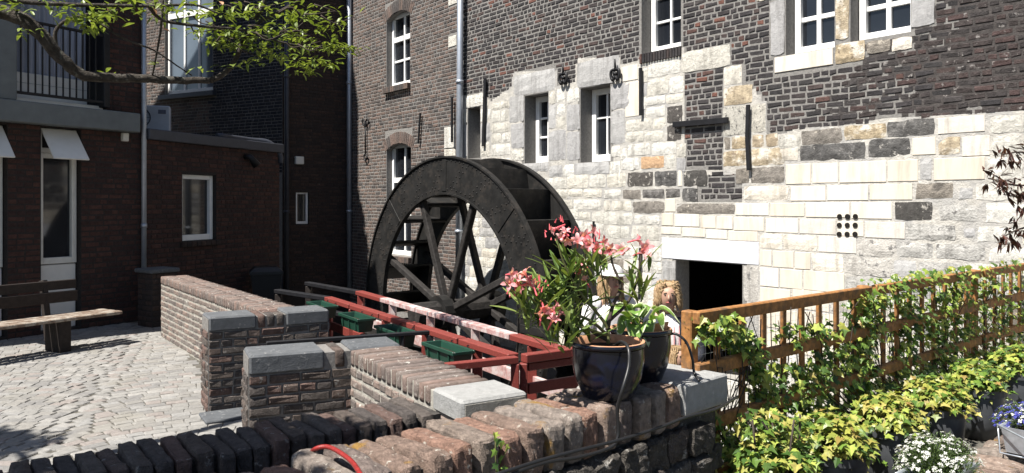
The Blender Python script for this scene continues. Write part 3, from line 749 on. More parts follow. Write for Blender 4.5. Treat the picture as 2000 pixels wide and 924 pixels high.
fpart(MB().box(PL, 0, -.2, 2.5, 9.002, 9.16), 'roof', MATS['roof_slate'], dark, P)

# ------------------------------------------------------------------ low annex
A0 = Vector((-5.36, 11.2)); A1 = Vector((-4.3, 14.2)); AN = Frame(A0, A1 - A0); AL = (A1 - A0).length
annex = thing('low_annex', 'low flat-roofed dark brick annex with one white window', 'building', (A0.x, A0.y, 0))
aw = box_px(356, 422, 341, 470, AN)
awl = fpart(wall_core(.02, AL, -.4, 2.72, [aw + (.14,)], 2.6), 'wall', MATS['mortar_dark'], annex, AN)
bricks(awl, fm(AN), I4, .02, AL, 0, 2.62, .0735, .205, 'brick_red', [aw, (aw[0] - .06, aw[1] + .06, aw[2] - .09, aw[2])], indiv=300, seed=23)
window(annex, AN, aw[0] + .005, aw[1] - .005, aw[2] + .005, aw[3] - .005, .11, cols=1, rows=(1,), fw=.07)
n = 8
for k in range(n):
    a = aw[0] - .05 + (aw[1] - aw[0] + .1) * k / n; b = aw[0] - .05 + (aw[1] - aw[0] + .1) * (k + 1) / n
    MB().bev(a + .004, b - .004, -.05, .1, aw[2] - .085, aw[2] - .004, .008).build('sill_brick', MATS['brick_shade'], awl)
fpart(MB().bev(.02, AL + .05, -.07, .25, 2.64, 2.80, .012), 'roof_edge', MATS['zinc_dark'], annex, AN)
ua, va = AN.px(478, 312); m = MB(); m.tube([(ua, 0, va + .05), (ua + .02, -.1, va + .05), (ua + .12, -.16, va - .1)], [.05, .05, .075], 10); fpart(m, 'wall_lamp', MATS['iron'], annex, AN, True)
m = MB().tube(catmull([(AL - 1.3, .3, 2.86), (AL - .5, .3, 2.85), (AL - .15, .12, 2.82), (AL - .02, -.02, 2.6), (AL, -.02, 2.45)], 5), .05, 10); fpart(m, 'roof_pipe', MATS['zinc_dark'], annex, AN, True)

# air conditioner on the annex roof
ac = thing('air_conditioner', 'white air conditioning unit on the flat annex roof', 'air conditioner', (-6.06, 12.75, 2.88)); ac.rotation_euler = (0, 0, radians(20)); ac.scale = (.9, .9, .85)
MB().bev(-.40, .40, -.15, .15, .03, .52, .02).build('casing', MATS['ac_white'], ac)
m = MB(); m.lathe([(.20, 0), (.20, .012), (.185, .012), (.18, 0)], 28, Matrix.Translation((-.12, -.152, .28)) @ Matrix.Rotation(radians(90), 4, 'X'))
for k in range(5): m.tube([(-.12 - .19 * cos(k * pi / 5), -.158, .28 - .19 * sin(k * pi / 5)), (-.12 + .19 * cos(k * pi / 5), -.158, .28 + .19 * sin(k * pi / 5))], .005, 5)
m.build('fan_grille', MATS['zinc_dark'], ac)
MB().box(.20, .33, -.158, -.15, .36, .44).build('badge', MATS['cloth_trouser'], ac)
for s in (-.3, .3): MB().bev(s - .03, s + .03, -.24, .24, -.05, .03, .006).build('foot', MATS['galvanised'], ac)
MB().bev(-.62, .55, -.30, .30, -.085, -.052, .01).build('roof_slab', MATS['ac_white'], ac)

# ------------------------------------------------------------------ red-brown brick house on the left
R = Frame(Vector((-.866, .5)) * 10.3, (.5, .866))
RE = R.px(281, 400)[0]; RL = R.px(-260, 400)[0]
red = thing('red_brick_house', 'shaded red-brown brick house with concrete balcony and white ground floor windows', 'building', (R.o.x, R.o.y, 0))
o1 = box_px(80, 158, 250, 640, R); o1 = (o1[0], o1[1], .03, o1[3], .17)
o2 = box_px(-62, 14, 240, 640, R); o2 = (o2[0], o2[1], .03, o2[3], .17)
ob = box_px(22, 205, -80, 196, R) + (.35,)
ob = (ob[0], ob[1], 3.02, 5.3, .35)
rwall = fpart(wall_core(RL, RE, -.4, 6.6, [o1, o2, ob], 6.0), 'wall', MATS['mortar_dark'], red, R)
bricks(rwall, fm(R), I4, R.px(-60, 400)[0], RE, 0, 6.0, .0735, .21, 'brick_red', [o1[:4], o2[:4], ob[:4], (RL, R.px(258, 240)[0], 2.70, 3.03)], indiv=300, seed=31, joint=.009, proud=.004)
for o in (o1, o2):
    fpart(MB().bev(o[0] + .01, o[1] - .01, .10, .15, o[2], o[2] + .86, .01), 'lower_panel', MATS['board_white'], red, R)
    wn = window(red, R, o[0] + .01, o[1] - .01, o[2] + .87, o[3] - .34, .13, cols=1, rows=(1,), fw=.065, mat='cream_paint')
    wn2 = window(red, R, o[0] + .01, o[1] - .01, o[3] - .335, o[3] - .01, .13, cols=1, rows=(1,), fw=.05, mat='cream_paint')
    m = MB(); m.bev(o[0] + .03, o[1] - .03, -.012, .012, -.50, 0, .006, Matrix.Translation((0, .06, o[3] - .03)) @ Matrix.Rotation(radians(-38), 4, 'X'))
    f = m.build('tilted_flap', MATS['board_white'], wn2)
ub = R.px(258, 240)[0]
fpart(MB().bev(RL, ub, -.20, -.004, 2.72, 2.99, .012), 'concrete_beam', MATS['concrete'], red, R)
uc0, uc1 = R.px(-14, 100)[0], R.px(22, 100)[0]
fpart(MB().bev(uc0, uc1 - .01, -.16, -.004, 2.992, 6.2, .012), 'concrete_pier', MATS['concrete'], red, R)
rl = empty('balcony_railing', (R.o.x - red.location.x, R.o.y - red.location.y, 0), R.ang, red)
u0r, u1r = ob[0] + .06, ob[1] - .20
for k in range(12):
    x = u0r + (u1r - u0r) * k / 11
    MB().bev(x - .009, x + .009, -.115, -.097, 3.10, 4.02, .003).build('baluster', MATS['iron'], rl)
for z in (3.10, 4.02): MB().bev(u0r - .06, u1r + .16, -.122, -.09, z - .018, z + .018, .004).build('rail', MATS['iron'], rl)
fpart(MB().bev(u1r + .10, u1r + .19, -.14, .3, 3.03, 5.3, .008), 'post', MATS['iron'], red, R)
fpart(MB().bev(ob[0] + .02, ob[1] - .10, .25, .30, 3.06, 3.42, .008), 'balcony_panel', MATS['board_white'], red, R)
for k in range(2): fpart(MB().bev(ob[0] + .02, ob[1] - .10, .245, .249, 3.16 + k * .12, 3.165 + k * .12, .001), 'panel_groove', MATS['grey_paint'], red, R)
fpart(MB().bev(ob[0] + .02, ob[1] - .04, -.02, .30, 3.0, 3.055, .008), 'threshold', MATS['board_white'], red, R)
cm = MB(); nn = 60
for k in range(nn):
    a = ob[0] + (ob[1] - ob[0]) * k / nn; b = ob[0] + (ob[1] - ob[0]) * (k + 1) / nn
    cm.add([(a, .31 + .02 * sin(k * 1.3), 3.1), (b, .31 + .02 * sin((k + 1) * 1.3), 3.1), (b, .31 + .02 * sin((k + 1) * 1.3), 5.3), (a, .31 + .02 * sin(k * 1.3), 5.3)], [(0, 1, 2, 3)])
fpart(cm, 'curtain', MATS['curtain'], red, R, True)
us, vs_ = R.px(241, 268); fpart(MB().bev(us - .045, us + .045, -.07, 0, vs_ - .06, vs_ + .06, .01), 'wall_light', MATS['cream_paint'], red, R)
downpipe(red, R, RE - .04, -.06, .1, 6.5, .035, 'zinc')
fpart(MB().box(RL - .1, RE + .05, -.3, 6.0, 6.6, 6.75), 'roof', MATS['roof_slate'], red, R)
# an added unseen gabled block, outlined along the sun rays to shade wall P
tw = MB(); c = Vector((-7.55, 15.55)); pn = -P.a; pl = -P.e
def cast(x, y):
    u, v = P.px(x, y); Wp = P.world(u, 0, v); k = (Vector((Wp.x, Wp.y)) - c).dot(pn) / -Vector((sd.x, sd.y)).dot(pn); k = abs(k)
    Wq = Wp + sd * k; return (Vector((Wq.x, Wq.y)) - c).dot(pl), Wq.z
(sa, za), (sb_, zb) = cast(415, 0), cast(300, 205)
kk = (za - zb) / (sa - sb_); gpoly = [(0, 0), (0, za - sa * kk), (sb_ + .3, zb + .3 * kk), (sb_ + .3, 0)]
V = []
for d_ in (0, 1.3):
    for s_, z_ in gpoly: q_ = c + pl * s_ + pn * d_; V.append((q_.x - red.location.x, q_.y - red.location.y, z_))
tw.add(V, [(0, 1, 2, 3), (7, 6, 5, 4), (0, 4, 5, 1), (1, 5, 6, 2), (2, 6, 7, 3), (3, 7, 4, 0)])
tw.build('shadow_caster', MATS['brick_red'], red)

tz = tag(empty('shadow_tree'), 'added unseen tree behind the red brick house shading the corner', 'tree')  # added out of view, set along the sun to throw a round shadow
T_ = M2.world(*[M2.px(672, 560)[0], 0, M2.px(672, 560)[1]]) + sd * 11.0; tz.location = (T_.x, T_.y, 0)
MB().tube([(0, 0, 0), (.1, 0, 5), (0, 0, T_.z)], [.25, .2, .08], 8).build('trunk', MATS['bark'], tz, True)
rz_ = random.Random(3); lz = MB()
for k in range(1500):
    while True:
        d = Vector((rz_.uniform(-1, 1), rz_.uniform(-1, 1), rz_.uniform(-1, 1)))
        if d.length < 1: break
    p = Vector((d.x * 1.35, d.y * 1.35, d.z * 1.1 + T_.z)); g_ = rz_.uniform(0, 6.28); s_ = rz_.uniform(.12, .22)
    lz.add([(-s_, 0, 0), (0, -s_ * .6, .02), (s_, 0, 0), (0, s_ * .6, .02)], [(0, 1, 2, 3)], Matrix.Translation(p) @ Matrix.Rotation(g_, 4, 'Z') @ Matrix.Rotation(rz_.uniform(-.6, .6), 4, 'X'))
o = lz.build('crown', MATS['leaf_tree'], tz); o['kind'] = 'stuff'

# ------------------------------------------------------------------ bench, pier, bin
b0 = onz(240, 607, .40); bd = Vector((R.e.x, R.e.y, 0))
bench = thing('park_bench', 'long weathered wooden bench with backrest in front of red brick house', 'bench', (b0.x, b0.y, 0)); bench.rotation_euler = (0, 0, R.ang)
BLn = 2.3
for k, (y0, y1) in enumerate(((.0, .13), (.145, .275), (.29, .42))):
    MB().bev(-BLn, 0, y0, y1, .36, .40, .008).build('seat_plank', MATS['bench_wood'], bench)
for k, (z0, z1) in enumerate(((.53, .66), (.68, .79))):
    MB().bev(-BLn, -.30, .43 + k * .03, .465 + k * .03, z0, z1, .006).build('back_plank', MATS['dark_wood'], bench)
for x in (-.66, -1.9):
    MB().bev(x - .07, x + .07, .06, .36, 0, .358, .01).build('leg', MATS['dark_wood'], bench)
    m = MB(); m.bar((x, .40, .1), (x, .52, .80), .05, .10); m.build('back_post', MATS['dark_wood'], bench)
pr = thing('gate_pier', 'dark brick pier with blue-grey slate cap behind the long low wall', 'pier', (-4.98, 10.78, 0)); pr.rotation_euler = (0, 0, radians(55))
MB().box(-.18, .18, -.18, .18, 0, .74).build('core', MATS['mortar_dark'], pr)
for f, rz in enumerate((0, 90, 180, 270)):
    Fc = Matrix.Rotation(radians(rz), 4, 'Z') @ Matrix.Translation((-.18, -.18, 0))
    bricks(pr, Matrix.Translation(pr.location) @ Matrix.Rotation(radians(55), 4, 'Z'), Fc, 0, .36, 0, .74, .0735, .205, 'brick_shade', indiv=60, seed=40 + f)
MB().bev(-.215, .215, -.215, .215, .742, .80, .012).build('cap_stone', STONE['blue'], pr)
bn = thing('rubbish_bin', 'black rubbish bin with domed lid against the annex wall', 'bin', (-4.23, 13.2, 0)); bn.rotation_euler = (0, 0, radians(20))
MB().add([(-.2,-.2,0),(.2,-.2,0),(.2,.2,0),(-.2,.2,0),(-.25,-.25,.5),(.25,-.25,.5),(.25,.25,.5),(-.25,.25,.5)], [(0,1,5,4),(1,2,6,5),(2,3,7,6),(3,0,4,7),(0,3,2,1),(4,5,6,7)]).build('bin_body', MATS['bin_black'], bn)
MB().add([(-.27,-.27,.502),(.27,-.27,.502),(.27,.27,.502),(-.27,.27,.502),(-.27,-.27,.55),(.27,-.27,.55),(.27,.27,.55),(-.27,.27,.55),(-.18,-.2,.62),(.18,-.2,.62),(.18,.2,.62),(-.18,.2,.62)], [(0,1,5,4),(1,2,6,5),(2,3,7,6),(3,0,4,7),(4,5,9,8),(5,6,10,9),(6,7,11,10),(7,4,8,11),(8,9,10,11),(3,2,1,0)]).build('lid', MATS['bin_black'], bn)

# ------------------------------------------------------------------ ground: courtyard, lower terrace, mill stream
ws = MB().box(-40, 40, -20, 45, -2.62, -2.6).build('mill_stream', MATS['water']); ws['kind'] = 'structure'
gp = [(-40, -18), (30, -18), (30, 27), (5.5, 7.75), (.45, 3.62), (.02, 3.66), (-.72, 4.95), (-1.55, 6.75), (-4.05, 10.1), (-4.3, 14.2), (-5.2, 17.3), (-14, 25), (-40, 30)]
ct = MB().prism(gp, -2.59, -.010).build('courtyard', MATS['joint']); ct['kind'] = 'structure'
lt = MB().prism([(.35, 3.75), (5.3, 7.8), (4.6, 9.2), (1.2, 11.6), (.35, 8.0)], -2.59, -.6).build('lower_terrace', MATS['paving']); lt['kind'] = 'structure'
# cobbles in segmental arcs
rc = random.Random(77); cob = []
bay = 1.9; row = .106; GA = radians(20)
ga = Vector((cos(GA), sin(GA))); gb = Vector((-sin(GA), cos(GA)))
def inside(p, poly):
    c = False; n = len(poly)
    for i in range(n):
        a, b = poly[i], poly[(i + 1) % n]
        if (a[1] > p[1]) != (b[1] > p[1]) and p[0] < (b[0] - a[0]) * (p[1] - a[1]) / (b[1] - a[1]) + a[0]: c = not c
    return c
area = [(-7.2, 4.2), (-2.6, 3.6), (-1.35, 4.2), (-1.7, 6.2), (-2.3, 6.3), (-4.4, 10.0), (-5.0, 11.0), (-5.6, 10.9), (-8.3, 6.5)]
for bi in range(-3, 5):
    for ri in range(-40, 110):
        x = -bay / 2
        while x < bay / 2:
            L = rc.uniform(.105, .165)
            xm = x + L / 2; fx = xm / bay * 2
            yy = ri * row + .62 * (1 - sqrt(max(0, 1 - (fx * .86) ** 2))) * -1.0
            sl_ = -.62 * (.86 ** 2 * fx) / sqrt(max(.05, 1 - (fx * .86) ** 2)) * 2 / bay
            p = ga * (bi * bay + xm - 4.0) + gb * (yy + 4.0)
            if inside(p, area): cob.append((p.x, p.y, GA + math.atan(sl_), L / sqrt(1 + sl_ * sl_) * (1 + .25 * abs(sl_)), row))
            x += L
cob.sort(key=lambda c: c[1])
def cobble_mesh(i):
    r = random.Random(i); V = []
    for z, ins, jt in ((-.05, 0, 0), (-.007, .001, .004), (0, .009, .004)):
        for sx, sy in ((-1, -1), (1, -1), (1, 1), (-1, 1)): V.append((sx * (.0805 - ins) + r.uniform(-jt, jt), sy * (.0512 - ins) + r.uniform(-jt, jt), z + r.uniform(-jt, jt) * .5))
    V.append((r.uniform(-.02, .02), r.uniform(-.01, .01), .003))
    F = []
    for a, b in ((0, 4), (4, 8)):
        for k in range(4): F.append((a + k, a + (k + 1) % 4, b + (k + 1) % 4, b + k))
    for k in range(4): F.append((8 + k, 8 + (k + 1) % 4, 12))
    return V, F
cv = [MB().add(*cobble_mesh(i)).mesh('cobble', MATS['cobble']) for i in range(12)]
rest = MB(); cnt = 0
for x, y, g, L, rw in cob:
    px_, py_ = 1000 + x / y * FPX, HOR + H / y * FPX
    vis = -20 < px_ < 900 and py_ < 890
    z = rc.uniform(-.003, .002); g += rc.uniform(-.06, .06)
    if vis and cnt < 300:
        put('cobble', cv[rc.randrange(12)], None, ct, (x, y, z), (rc.uniform(-.012, .012), rc.uniform(-.012, .012), g), (L / .164, 1, 1)); cnt += 1
    else:
        V, F = cobble_mesh(rc.randrange(40))
        rest.add(V, F, Matrix.Translation((x, y, z)) @ Matrix.Rotation(g, 4, 'Z') @ Matrix.Diagonal((L / .164, 1, 1, 1)))
ro = rest.build('cobble_rest', MATS['cobble'], ct); ro['kind'] = 'stuff'
th_ = MB().bev(-.22, .25, -.16, .16, 0, .03, .008).build('threshold_slab', STONE['blue'], ct, loc=onz(452, 812, 0) + Vector((0, 0, -.01)), rot=(0, 0, radians(32)))

# ------------------------------------------------------------------ low walls round the wheel pit
def local(th, fr): th.location = (fr.o.x, fr.o.y, 0); th.rotation_euler = (0, 0, fr.ang)
def cap_variants(mat, sx, sy, sz, amp=.10, n=3, cnt=8, r=.35):
    return [rock_mesh('cap_brick', sx, sy, sz, r, n, amp, 5 + i * 2.3, MATS[mat]) for i in range(cnt)]
def low_wall(name, label, p0, p1, thick, height, mat, capmat, cap_h=.10, pitch=.072, copings=(), faces='flrb', mortar='mortar_low', seed=1, course=.066, rough=.004, cap_rows=2, proud=.006, cope='blue'):
    fr = Frame(p0, Vector(p1) - Vector(p0)); L = (Vector(p1) - Vector(p0)).length
    th = tag(empty(name), label, 'wall'); local(th, fr)
    MB().box(0, L, .004, thick - .004, -.5, height - .012).build('mortar_core', MATS[mortar], th)
    W = fm(fr); top = height - cap_h - .006; r = random.Random(seed)
    Fm = {'f': (Matrix.Translation((0, .004, 0)), L), 'l': (Matrix.Translation((0, thick, 0)) @ Matrix.Rotation(radians(-90), 4, 'Z'), thick),
          'r': (Matrix.Translation((L, 0, 0)) @ Matrix.Rotation(radians(90), 4, 'Z'), thick), 'b': (Matrix.Translation((L, thick - .004, 0)) @ Matrix.Rotation(pi, 4, 'Z'), L)}
    nrow = int(round(top / course)); cr = top / nrow
    for i, k in enumerate(faces):
        F, ln = Fm[k]
        bricks(th, W, F, 0, ln, 0, top, cr, .20, mat, indiv=150, seed=seed + i, joint=.012, jit=rough, proud=proud)
    cv_ = cap_variants(capmat, pitch / 2 - .004, thick / 2 / cap_rows + .004, cap_h / 2)
    n = int(L / pitch); pt = L / n
    for i in range(n):
        s = (i + .5) * pt
        if any(a - .4 * pt < s < b + .4 * pt for a, b in copings): continue
        for j in range(cap_rows):
            put('cap_brick', cv_[r.randrange(8)], None, th, (s, thick * (j + .5) / cap_rows, height - cap_h / 2 + r.uniform(-.004, .004)), (r.uniform(-.02, .02), r.uniform(-.02, .02), r.choice((0, pi)) + r.uniform(-.03, .03)))
    for a, b in copings:
        MB().bev(a + .004, b - .004, -.012, thick + .012, height - cap_h - .004, height + .008, .013).build('coping_stone', STONE[cope], th)
    return th, fr, L
wallZ = .77
low_wall('low_brick_wall', 'long sunlit low brick wall at the far edge of the paved yard', (-4.49, 9.82), (-2.19, 6.72), .33, wallZ, 'brick_low', 'brick_cap', seed=51)
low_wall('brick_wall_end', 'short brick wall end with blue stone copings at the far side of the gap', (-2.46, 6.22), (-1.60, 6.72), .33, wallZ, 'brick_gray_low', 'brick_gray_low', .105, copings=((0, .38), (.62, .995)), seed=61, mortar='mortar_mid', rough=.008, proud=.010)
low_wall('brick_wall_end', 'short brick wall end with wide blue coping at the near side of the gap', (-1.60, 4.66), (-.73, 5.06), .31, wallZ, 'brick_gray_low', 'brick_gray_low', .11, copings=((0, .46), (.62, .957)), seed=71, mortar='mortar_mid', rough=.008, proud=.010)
low_wall('low_brick_wall', 'sunlit brick wall running from the gap to the pale square corner stone', (-1.03, 4.90), (-.22, 3.58), .34, wallZ, 'brick_low', 'brick_cap', .10, copings=((1.22, 1.549),), faces='flr', seed=81, cap_rows=1, cope='GB')

def stone_wall(name, label, p0, p1, thick, height, pitch, caps, hgt=.17, seed=1, s_end=None, capn=5, gap=.004, deep=.03):
    fr = Frame(p0, Vector(p1) - Vector(p0)); L = (Vector(p1) - Vector(p0)).length
    th = tag(empty(name), label, 'wall'); local(th, fr); r = random.Random(seed)
    MB().box(0, L, .04, thick - .04, -.5, height - deep).build('mortar_core', MATS['mortar_wet'], th)
    vs = [rock_mesh('cap_brick', pitch / 2 - gap, thick / 2, hgt / 2, .48, capn, .24, seed + i * 1.7, MATS[caps]) for i in range(9)]
    s = pitch / 2; i = 0
    while s < (s_end or L) - .02:
        put('cap_brick', vs[i % 9], None, th, (s, thick / 2 + r.uniform(-.012, .012), height - hgt / 2 + r.uniform(-.012, .010)), (r.uniform(-.05, .05), r.uniform(-.05, .05), r.choice((0, pi)) + r.uniform(-.05, .05)), (r.uniform(.93, 1.03), r.uniform(.95, 1.04), 1))
        s += pitch * r.uniform(.96, 1.04); i += 1
    rv = [rock_mesh('rubble_stone', .085, .07, .055, .22, 5, .42, seed + i * 2.9, STONE['rubble']) for i in range(9)]
    z = height - hgt - .06
    while z > 0:
        s = r.uniform(0, .1); hh = r.uniform(.10, .15)
        while s < L:
            l = r.uniform(.13, .24)
            if s + l > L + .02: break
            for side in (0, 1):
                put('rubble_stone', rv[r.randrange(9)], None, th, (s + l / 2, .035 + r.uniform(-.015, .015) if side == 0 else thick - .035, z - hh / 2 + .05), (r.uniform(-.2, .2), r.uniform(-.12, .12), pi * side), (l / .185, 1, hh / .118))
            s += l
        z -= hh
    return th, fr, L
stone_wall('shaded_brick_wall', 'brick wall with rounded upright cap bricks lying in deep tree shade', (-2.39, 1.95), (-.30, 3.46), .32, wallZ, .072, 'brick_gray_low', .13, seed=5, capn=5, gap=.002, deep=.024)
fw, ff, FLn = stone_wall('front_stone_wall', 'nearest wall of worn upright bricks carrying the blue glazed pots', (-1.35, 1.57), (1.045, 3.815), .35, .85, .112, 'brick_front', .19, seed=15, s_end=2.90, capn=9, gap=.008, deep=.05)
MB().bev(2.93, FLn + .02, -.02, .36, .85 - .140, .855, .008).build('corner_block', STONE['GB'], fw)

# ------------------------------------------------------------------ the water wheel
wc_ = Vector((-.088 * 11.7, 11.7)); we_ = (sin(radians(39.5)), -cos(radians(39.5)))
WFm = Frame(wc_, we_); HZ = H - (608 - HOR) / FPX * 11.7
wheel = tag(empty('water_wheel', (wc_.x, wc_.y, HZ), WFm.ang), 'large black iron water wheel standing against the mill wall', 'water wheel')
RO, RI, WW = 2.34, 1.80, .88
def ring(r0, r1, w0, w1, n=112):
    m = MB(); V = []; F = []
    for k in range(n):
        g = 2 * pi * k / n
        for r_, w_ in ((r0, w0), (r1, w0), (r1, w1), (r0, w1)): V.append((r_ * sin(g), w_, r_ * cos(g)))
    for k in range(n):
        a, b = 4 * k, 4 * ((k + 1) % n)
        for i in range(4): F.append((a + i, a + (i + 1) % 4, b + (i + 1) % 4, b + i))
    return m.add(V, F)
for w0, s in ((0, -1), (WW, 1)):
    rim = ring(RI, RO, w0, w0 + s * .025).build('rim', MATS['wheel_iron'], wheel)
    ring(RO - .004, RO + .022, w0 - s * .035, w0 + s * .05).build('rim_flange', MATS['wheel_iron'], rim)
    ring(RI - .02, RI + .004, w0 - s * .03, w0 + s * .045).build('inner_flange', MATS['wheel_iron'], rim)
    rv = MB(); hemi = [(.013, 0), (.011, .007), (.005, .011), (0.0005, .012)]
    for rr, nn in ((RO - .05, 132), (RI + .06, 100)):
        for k in range(nn):
            g = 2 * pi * k / nn
            rv.lathe(hemi, 6, Matrix.Translation((rr * sin(g), w0 + s * .025, rr * cos(g))) @ Matrix.Rotation(radians(90 if s < 0 else -90), 4, 'X'))
    for k in range(24):
        g = 2 * pi * (k + .5) / 24
        for q in range(5):
            for dg in (-.022, .022):
                rr = RI + .1 + q * .085; rv.lathe(hemi, 6, Matrix.Translation((rr * sin(g + dg + q * .03), w0 + s * .025, rr * cos(g + dg + q * .03))) @ Matrix.Rotation(radians(90 if s < 0 else -90), 4, 'X'))
    for k in range(8):
        MB().bev(-.055, .055, min(w0 + s * .026, w0 + s * .036), max(w0 + s * .026, w0 + s * .036), RI + .03, RO - .02, .003).build('seam_plate', MATS['wheel_iron'], rim, rot=(0, 2 * pi * (k + .02) / 8, 0))
    o = rv.build('rivets', MATS['wheel_iron'], rim); o['kind'] = 'stuff'
pm = MB(); dl = -.19
a0, a1 = Vector((0, 0, RO - .01)), Vector((RI * sin(-dl), 0, RI * cos(-dl))); md = (a0 + a1) / 2
for p, q in ((a0, a1),):
    d = (q - p).normalized(); nrm = Vector((d.z, 0, -d.x)) * .012
    pm.add([tuple(p - nrm), tuple(p + nrm), tuple(q + nrm), tuple(q - nrm)] + [tuple(v + Vector((0, WW, 0))) for v in (p - nrm, p + nrm, q + nrm, q - nrm)], [(0,1,2,3),(7,6,5,4),(0,4,5,1),(1,5,6,2),(2,6,7,3),(3,7,4,0)])
e1 = Vector((RI * sin(-dl), 0, RI * cos(-dl))); e2 = Vector(((RI - .02) * sin(-dl - .09), 0, (RI - .02) * cos(-dl - .09)))
pm.bar(e1 + Vector((0, .02, 0)), e1 + Vector((0, WW - .02, 0)), .04, .05)
pme = pm.mesh('paddle', MATS['wheel_iron'])
for k in range(24): put('paddle', pme, None, wheel, None, (0, 2 * pi * (k + .5) / 24, 0))
am = MB().bev(-.05, .05, -.05, .05, .15, RI + .16, .012).mesh('arm', MATS['wheel_wood'])
for w_ in (.06, WW - .06):
    for k in range(8): put('arm', am, None, wheel, (0, w_, 0), (0, 2 * pi * (k + .5) / 8, 0))
ax = MB().tube([(0, -.55, 0), (0, 1.05, 0)], .17, 10).build('axle', MATS['wheel_wood'], wheel)
for w_ in (-.05, WW + .05): MB().tube([(0, w_ - .09, 0), (0, w_ + .09, 0)], .25, 14).build('hub', MATS['wheel_iron'], wheel)
tim = tag(empty('bearing_frame', (wc_.x, wc_.y, 0), WFm.ang), 'black timber frame carrying the wheel axle beside the railing', 'timber frame')
m = MB(); m.bev(-1.6, 1.6, -.72, -.5, HZ - .42, HZ - .19, .012); m.build('beam', MATS['wheel_wood'], tim)
for x in (-1.3, 1.3): MB().bev(x - .11, x + .11, -.71, -.51, -2.6, HZ - .422, .012).build('post', MATS['wheel_wood'], tim)
for x in (-1, 1):
    m = MB(); m.bar((x * 1.2, -.61, HZ - 1.4), (x * .25, -.61, HZ - .44), .14, .14); m.build('brace', MATS['wheel_wood'], tim)

# ------------------------------------------------------------------ red railings
An, Af = Vector((.033, 4.97, .70)), Vector((-1.944, 8.10, .70)); Bn, Bf = Vector((.40, 5.14, .70)), Vector((-1.72, 8.64, .70))
def lerp(a, b, t): return a + (b - a) * t
ra = thing('red_railing', 'red wooden railing with green flower boxes hung along it', 'railing', (An.x, An.y, 0))
def rbar(th, name, p, q, wd_, ht, mat, c=.005):
    o = Vector(th.location); m = MB().bar(Vector(p) - o, Vector(q) - o, wd_, ht, c); return m.build(name, MATS[mat], th)
dn = lambda p, z: Vector((p.x, p.y, p.z + z))
for i in range(5):
    rbar(ra, 'top_rail', lerp(An, Af, i / 5 + (.004 if i else .012)), lerp(An, Af, (i + 1) / 5 - .004), .085, .045, 'red_wood')
for s in (.14, .36, .58, .80, .99):
    p = lerp(An, Af, s); rbar(ra, 'post', dn(p, -.024), dn(p, -.75), .07, .07, 'red_wood')
rbar(ra, 'lower_rail', dn(lerp(An, Af, .02), -.27), dn(Af, -.27), .03, .085, 'red_wood')
rbar(ra, 'lower_rail', dn(lerp(An, Af, .02), -.55), dn(Af, -.55), .03, .085, 'dark_wood')
rb = thing('red_railing', 'faded pinkish red railing nearest the water wheel', 'railing', (Bn.x, Bn.y, 0))
for a, b, mt in ((.012, .18, 'red_wood'), (.184, .60, 'faded_wood'), (.604, .82, 'faded_wood'), (.824, 1, 'red_wood')):
    rbar(rb, 'top_rail', lerp(Bn, Bf, a), lerp(Bn, Bf, b), .09, .045, mt)
for s in (.12, .33, .54, .76, .985):
    p = lerp(Bn, Bf, s); rbar(rb, 'post', dn(p, -.024), dn(p, -.75), .07, .07, 'faded_wood' if .3 < s < .8 else 'red_wood')
rbar(rb, 'lower_rail', dn(lerp(Bn, Bf, .02), -.29), dn(Bf, -.29), .03, .10, 'faded_wood')
rbar(rb, 'lower_rail', dn(lerp(Bn, Bf, .02), -.56), dn(Bf, -.56), .03, .085, 'dark_wood')
rg = thing('red_gate', 'red wooden gate with diagonal brace behind the blue pots', 'gate', (An.x, An.y, 0))
g0, g1 = Vector((.075, 4.965, .70)), Vector((.62, 5.33, .70))
for p in (g0, lerp(g0, g1, .97)): rbar(rg, 'stile', dn(p, -.03), dn(p, -.33), .05, .05, 'red_wood')
rbar(rg, 'top_rail', g0, g1, .07, .055, 'red_wood'); rbar(rg, 'upper_rail', dn(lerp(g0, g1, .05), -.06), dn(lerp(g0, g1, .93), -.06), .03, .05, 'red_wood')
rbar(rg, 'middle_rail', dn(lerp(g0, g1, .05), -.20), dn(lerp(g0, g1, .94), -.20), .03, .07, 'red_wood')
rbar(rg, 'bottom_rail', dn(g0, -.36), dn(g1, -.36), .05, .05, 'red_wood'); rbar(rg, 'brace', dn(lerp(g0, g1, .45), -.33), dn(lerp(g0, g1, .85), -.09), .025, .06, 'red_wood')
rs_ = thing('red_side_rail', 'short red rail joining the railing to the low wall', 'railing', (-.20, 4.85, 0))
s0, s1 = Vector((-.50, 4.66, .70)), Vector((.03, 4.93, .70))
rbar(rs_, 'top_rail', s0, s1, .06, .045, 'red_wood'); rbar(rs_, 'bottom_rail', dn(s0, -.28), dn(s1, -.28), .05, .05, 'red_wood')
for f in (.30, .98): rbar(rs_, 'post', dn(lerp(s0, s1, f), -.024), dn(lerp(s0, s1, f), -.254), .055, .055, 'red_wood')
dk = thing('timber_walkway', 'dark timber beam walkway under the red railings', 'walkway', (An.x, An.y, 0))
for f in (0, .5, 1): rbar(dk, 'plank', dn(lerp(An, Bn, f), -.79), dn(lerp(Af, Bf, f), -.79), .19, .06, 'dark_wood')
for s in (.03, .35, .68, .97): rbar(dk, 'bearer', dn(lerp(An, Af, s), -.87), dn(lerp(Bn, Bf, s), -.87), .12, .09, 'dark_wood'); rbar(dk, 'pile', dn(lerp(An, Bn, .5) + (Af - An) * s, -.92), dn(lerp(An, Bn, .5) + (Af - An) * s, -3.29), .14, .14, 'dark_wood')
